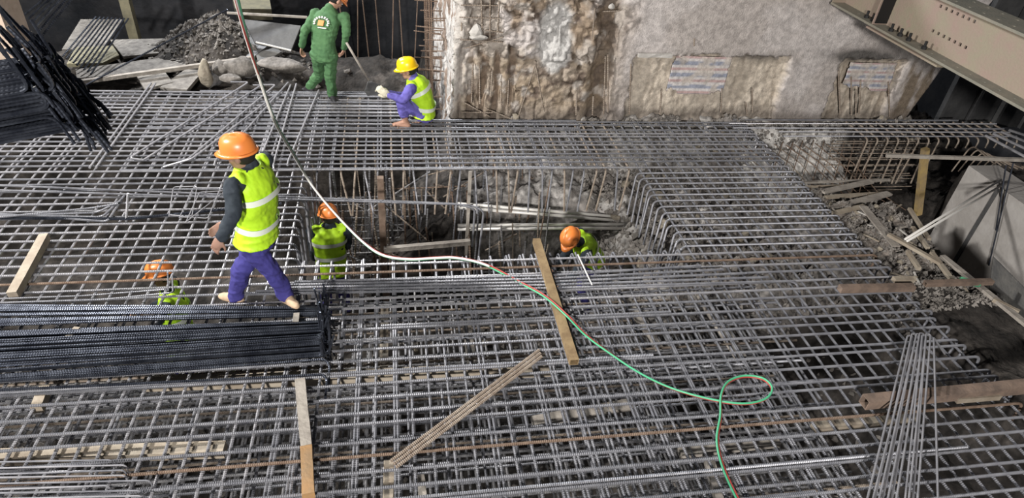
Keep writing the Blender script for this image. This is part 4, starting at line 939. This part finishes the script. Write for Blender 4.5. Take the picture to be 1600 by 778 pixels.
        for rr_, dz_ in ((.97, 0), (.985, .012), (1.09, -.002), (1.09, -.010), (.97, -.004)):
            for q_ in range(n_):
                a = 2*math.pi*q_/n_; pk = 1+.30*max(0, math.cos(a))**3 if rr_ > 1.05 else 1; vs.append(c+hf*(math.cos(a)*.132*rr_*pk)+hs*(math.sin(a)*.108*rr_)+hu*(dz_-(.018*max(0, math.cos(a)) if rr_ > 1.05 else 0)))
        fs_ = []
        for i_ in range(4):
            for q_ in range(n_): fs_.append((i_*n_+q_, i_*n_+(q_+1) % n_, (i_+1)*n_+(q_+1) % n_, (i_+1)*n_+q_))
        br.add(vs, fs_).obj('brim', M[cfg['helmet']], ho, True)
        ri = MB(); 
        pr = [c+hf*(math.cos(a)*.130)+hu*(math.sin(a)*.131) for a in [math.pi*(.12+.76*i_/12) for i_ in range(13)]]
        ri.tube(pr, .009, 6).obj('ridge', M[cfg['helmet']], ho, True)
    for s_ in 'lr':
        an, toe = g(s_+'a'), g(s_+'t'); fd = toe-an; fd.z = 0; fd = fd.normalized() if fd.length > .01 else fr
        if cfg.get('bare'):
            so = MB(); hz = min(toe.z, an.z-.05)-.028; sd_ = fd.cross(Vector((0, 0, 1))); cc = (an+toe)/2; cc.z = hz; loft(so, [(cc-Vector((0, 0, .008)), fd*.13, sd_*.045), (cc+Vector((0, 0, .008)), fd*.13, sd_*.045)]); so.obj('sandal_sole', M['rust'], e)
            st = MB(); st.tube([cc+sd_*.045+fd*.03, cc+Vector((0, 0, .06))+fd*.03, cc-sd_*.045+fd*.03], .010, 6); st.obj('sandal_strap', M['rust'], e)
        elif cfg.get('shoe'):
            so = MB(); cap(so, an+Vector((0, 0, .01)), an-fd*.03+Vector((0, 0, -.045)), .048, .043); cap(so, an-fd*.03+Vector((0, 0, -.045)), toe, .043, .036); cap(so, an, toe, .046, .032); cap(so, toe, toe+fd*.02, .038, .03); blob(so, 'shoe', cfg['shoe'], e, .008, 2)
    if cfg.get('glove'):
        for s_ in 'lr':
            gm = MB(); wr, el = g(s_+'w'), g(s_+'e'); hand(gm, wr, cfg.get(s_+'hd', (wr-el).normalized()), cfg.get(s_+'pn', -side), 1 if s_ == 'l' else -1, cfg.get('curl', .5), 1.08, .006); cap(gm, wr, wr.lerp(el, .2), .036, .042); blob(gm, 'glove', 'glove', e, .006, 1)
    return e
V3 = lambda a, b, c: Vector((a, b, c))
# 1 walking worker in orange helmet
Y = 4.5; lf = V3(-.9, .42, 0).normalized(); left = V3(-.42, -.9, 0).normalized()
pel = J(402, 372, Y); chs = J(398, 296, Y-.02); nck = J(388, 256, Y-.03); wst = J(402, 338, Y); hd = J(376, 243, Y-.05)
person('worker with orange helmet, yellow-green vest and blue trousers striding left over the grid',
 dict(pel=pel, wst=wst, chs=chs, nck=nck, hd=hd, ls=nck+left*.20-V3(0, 0, .07), rs=nck-left*.20-V3(0, 0, .07), le=J(366, 335, Y-.32), lw=J(345, 372, Y-.36), re=J(380, 330, Y+.25), rw=J(350, 350, Y+.3),
  lh=pel+left*.09, rh=pel-left*.09, lk=J(424, 424, Y-.06), la=J(447, 462, Y-.02), lt=J(461, 476, Y-.12), rk=J(376, 424, Y+.1), ra=J(368, 463, Y+.10), rt=J(350, 463, Y+.12)),
 dict(fwd=lf, face=V3(-1, .12, -.12), hup=V3(-.12, 0, 1), trousers='navy', jacket='sleeve', vest=1, helmet='or_helm', shoe='tan', vhem=-.02, hem=-.04, skin='skin_d', base=(pel.x, pel.y, 0)))
# 2 green-suited worker with shovel
Y = 8.85; right = V3(.9, -.3, 0).normalized(); lf = V3(.33, .94, 0).normalized()
pel = J(506, 86, Y); wst = J(505, 66, Y); chs = J(509, 40, Y+.05); nck = J(515, 14, Y+.1); hd = J(525, 0, Y+.14)
g2 = person('worker in printed green suit swinging a shovel at the far edge of the grid',
 dict(pel=pel, wst=wst, chs=chs, nck=nck, hd=hd, rs=nck+right*.20-V3(0, 0, .08), ls=nck-right*.20-V3(0, 0, .08), le=J(476, 50, Y-.02), lw=J(472, 72, Y+.02), re=J(541, 54, Y-.03), rw=J(537, 76, Y),
  lh=pel-right*.09, rh=pel+right*.09, rk=J(516, 122, Y+.0), ra=J(519, 149, Y-.02), rt=J(522, 157, Y-.12), lk=J(500, 115, Y+.18), la=J(484, 135, Y+.28), lt=J(476, 141, Y+.35)),
 dict(fwd=lf, face=V3(.8, .5, -.2), trousers='green', jacket='green', shoe='shoe', hem=.05, skirt=.0, helmet='or_helm', base=(pel.x, pel.y, 0), curl=.7))
# print on the back: arc of small white letters, orange square, short line
pr = [o_ for o_ in g2.children if o_.name.startswith('jacket')][0]; tp = (nck-chs).normalized(); bk_ = right.cross(tp); bk_ = bk_ if bk_.y < 0 else -bk_; bc = chs.lerp(nck, .15)-right*.015+bk_*.135
lw_ = Vector(g2.location); mb = MB(); Mx = Matrix((right, tp, bk_)).transposed()
for k in range(11):
    a = math.radians(200-k*22); c = bc+right*(math.cos(a)*.095)+tp*(math.sin(a)*.07)+bk_*(.006-.5*(math.cos(a)*.095)**2*3); Rz = Matrix.Rotation(a-math.pi/2, 3, 'Z'); mb.box(c, (.017, .026, .02), Mx @ Rz)
mb.box(bc-tp*.065+right*.03, (.11, .012, .03), Mx); mb.obj('white_lettering', M['white'], pr)
MB().box(bc-tp*.005, (.075, .07, .025), Mx).obj('orange_print', M['orange_p'], pr)
# shovel
a = J(541, 66, Y-.05); b = J(576, 126, Y+.05); sh = empty('shovel', (b.x, b.y, b.z), 'long-handled shovel swung by the green-suited worker', 'shovel'); MB().tube([a, b], .016, 8).obj('handle', M['timber_gr'], sh, True)
d_ = (b-a).normalized(); sd_ = d_.cross(V3(0, 1, 0)).normalized(); mb = MB(); vs = []; nn_ = d_.cross(sd_)
for i_ in range(7):
    t = i_/6; w_ = .02+.10*min(1, t*3) if t < .75 else .12*math.sqrt(max(.02, 1-((t-.75)/.27)**2))
    for s_, h_ in ((-1, .03), (-.5, .005), (.5, .005), (1, .03)): vs.append(b+d_*(t*.30)+sd_*(w_*s_)+nn_*h_)
fs_ = [(i_*4+q_, i_*4+q_+1, i_*4+5+q_, i_*4+4+q_) for i_ in range(6) for q_ in range(3)]; mb.add(vs, fs_); bl = mb.obj('blade', M['sheet'], sh, True); sm = bl.modifiers.new('t', 'SOLIDIFY'); sm.thickness = .004
# 3 crouching worker in yellow helmet
Y = 8.05; lf = V3(-1, .15, 0).normalized(); left = V3(-.15, -1, 0).normalized()
pel = J(663, 176, Y); wst = J(664, 162, Y); chs = J(654, 138, Y); nck = J(645, 121, Y); hd = J(638, 110, Y)
person('barefoot crouching worker with yellow helmet, vest and purple clothes at the back',
 dict(pel=pel, wst=wst, chs=chs, nck=nck, hd=hd, ls=nck+left*.19-V3(.0, 0, .07), rs=nck-left*.19-V3(.0, 0, .07), le=J(630, 156, Y-.25), lw=J(608, 149, Y-.2), re=J(632, 152, Y+.2), rw=J(606, 146, Y+.12),
  lh=pel+left*.09, rh=pel-left*.09, lk=J(628, 160, Y-.14), la=J(634, 190, Y-.10), lt=J(617, 194, Y-.10), rk=J(634, 158, Y+.25), ra=J(661, 186, Y+.15), rt=J(652, 190, Y+.2)),
 dict(fwd=lf, face=V3(-.95, .2, -.35), hup=V3(-.25, 0, 1), trousers='purple', jacket='purple', vest=1, helmet='ylw_helm', bare=1, glove=1, cuff=.6, vhem=.02, hem=.02, base=(pel.x, pel.y, 0), lhd=V3(-.8, 0, .5), rhd=V3(-.8, 0, .5), lpn=V3(0, 1, 0), rpn=V3(0, -1, 0), curl=.5))
# 4 worker standing in the pit, back to us
Y = 6.5; right = V3(.97, .1, 0).normalized(); nck = J(514, 352, Y); hd = J(513, 340, Y+.02); chs = J(514, 372, Y); pel = chs+V3(0, -.02, -.42); wst = chs+V3(0, 0, -.20)
def standing(Y, nck, hd, chs, pel, wst, right, label, cfg, arms):
    fz = -1.98; f = V3(-right.y, right.x, 0)
    jt = dict(pel=pel, wst=wst, chs=chs, nck=nck, hd=hd, rs=nck+right*.20-V3(0, 0, .07), ls=nck-right*.20-V3(0, 0, .07), lh=pel-right*.09, rh=pel+right*.09)
    for s_, q_ in (('l', -1), ('r', 1)):
        an = V3(pel.x, pel.y, fz+.09)+right*(.12*q_)+f*(.05*q_); jt[s_+'a'] = an; jt[s_+'k'] = (jt[s_+'h']+an)/2+f*.05; jt[s_+'t'] = an+f*.13-V3(0, 0, .055)
    jt.update(arms); cfg.update(base=(pel.x, pel.y, fz)); return person(label, jt, cfg)
standing(Y, nck, hd, chs, pel, wst, right, 'worker with orange helmet and vest standing in the opening with back turned', dict(fwd=V3(-.1, 1, 0), face=V3(-.5, .85, -.1), trousers='navy', jacket='sleeve', vest=1, helmet='or_helm', shoe='shoe', vhem=.08),
 dict(le=J(490, 392, Y+.12), lw=J(492, 402, Y+.32), re=J(541, 385, Y+.15), rw=J(530, 372, Y+.4)))
# 5 worker bent over in the opening
Y = 6.0; nck = J(905, 378, Y); hd = J(894, 374, Y-.02); chs = J(915, 386, Y+.12); wst = J(921, 392, Y+.3); pel = J(926, 402, Y+.42)
standing(Y, nck, hd, chs, pel, wst, V3(.3, .95, 0).normalized(), 'worker with orange helmet and striped vest bending low in the opening behind the front bars', dict(fwd=V3(-.8, -.3, -.5), face=V3(-.55, -.45, -.7), hup=V3(-.6, -.3, .75), trousers='navy', jacket='sleeve', vest=1, helmet='or_helm', shoe='shoe', vhem=.04),
 dict(ls=nck+V3(.06, -.17, -.05), rs=nck+V3(.06, .2, 0), le=nck+V3(-.05, -.22, -.30), lw=nck+V3(-.20, -.18, -.52), re=nck+V3(-.05, .22, -.3), rw=nck+V3(-.2, .15, -.52)))
# 6 worker under the grid
Y = 5.5; hd = J(253, 432, Y); nck = hd+V3(.03, -.03, -.14); chs = nck+V3(.04, -.10, -.22); wst = chs+V3(.02, -.08, -.2); pel = wst+V3(0, -.02, -.2)
standing(Y, nck, hd, chs, pel, wst, V3(-.1, 1, 0).normalized(), 'worker under the grid at the left, only orange helmet and vest showing through the bars', dict(fwd=V3(-1, -.1, 0), face=V3(-1, -.1, -.1), trousers='navy', jacket='sleeve', vest=1, helmet='or_helm', shoe='shoe', vhem=.06),
 dict(le=nck+V3(-.1, -.25, -.35), lw=nck+V3(-.35, -.2, -.4), re=nck+V3(-.1, .22, -.35), rw=nck+V3(-.35, .15, -.4)))
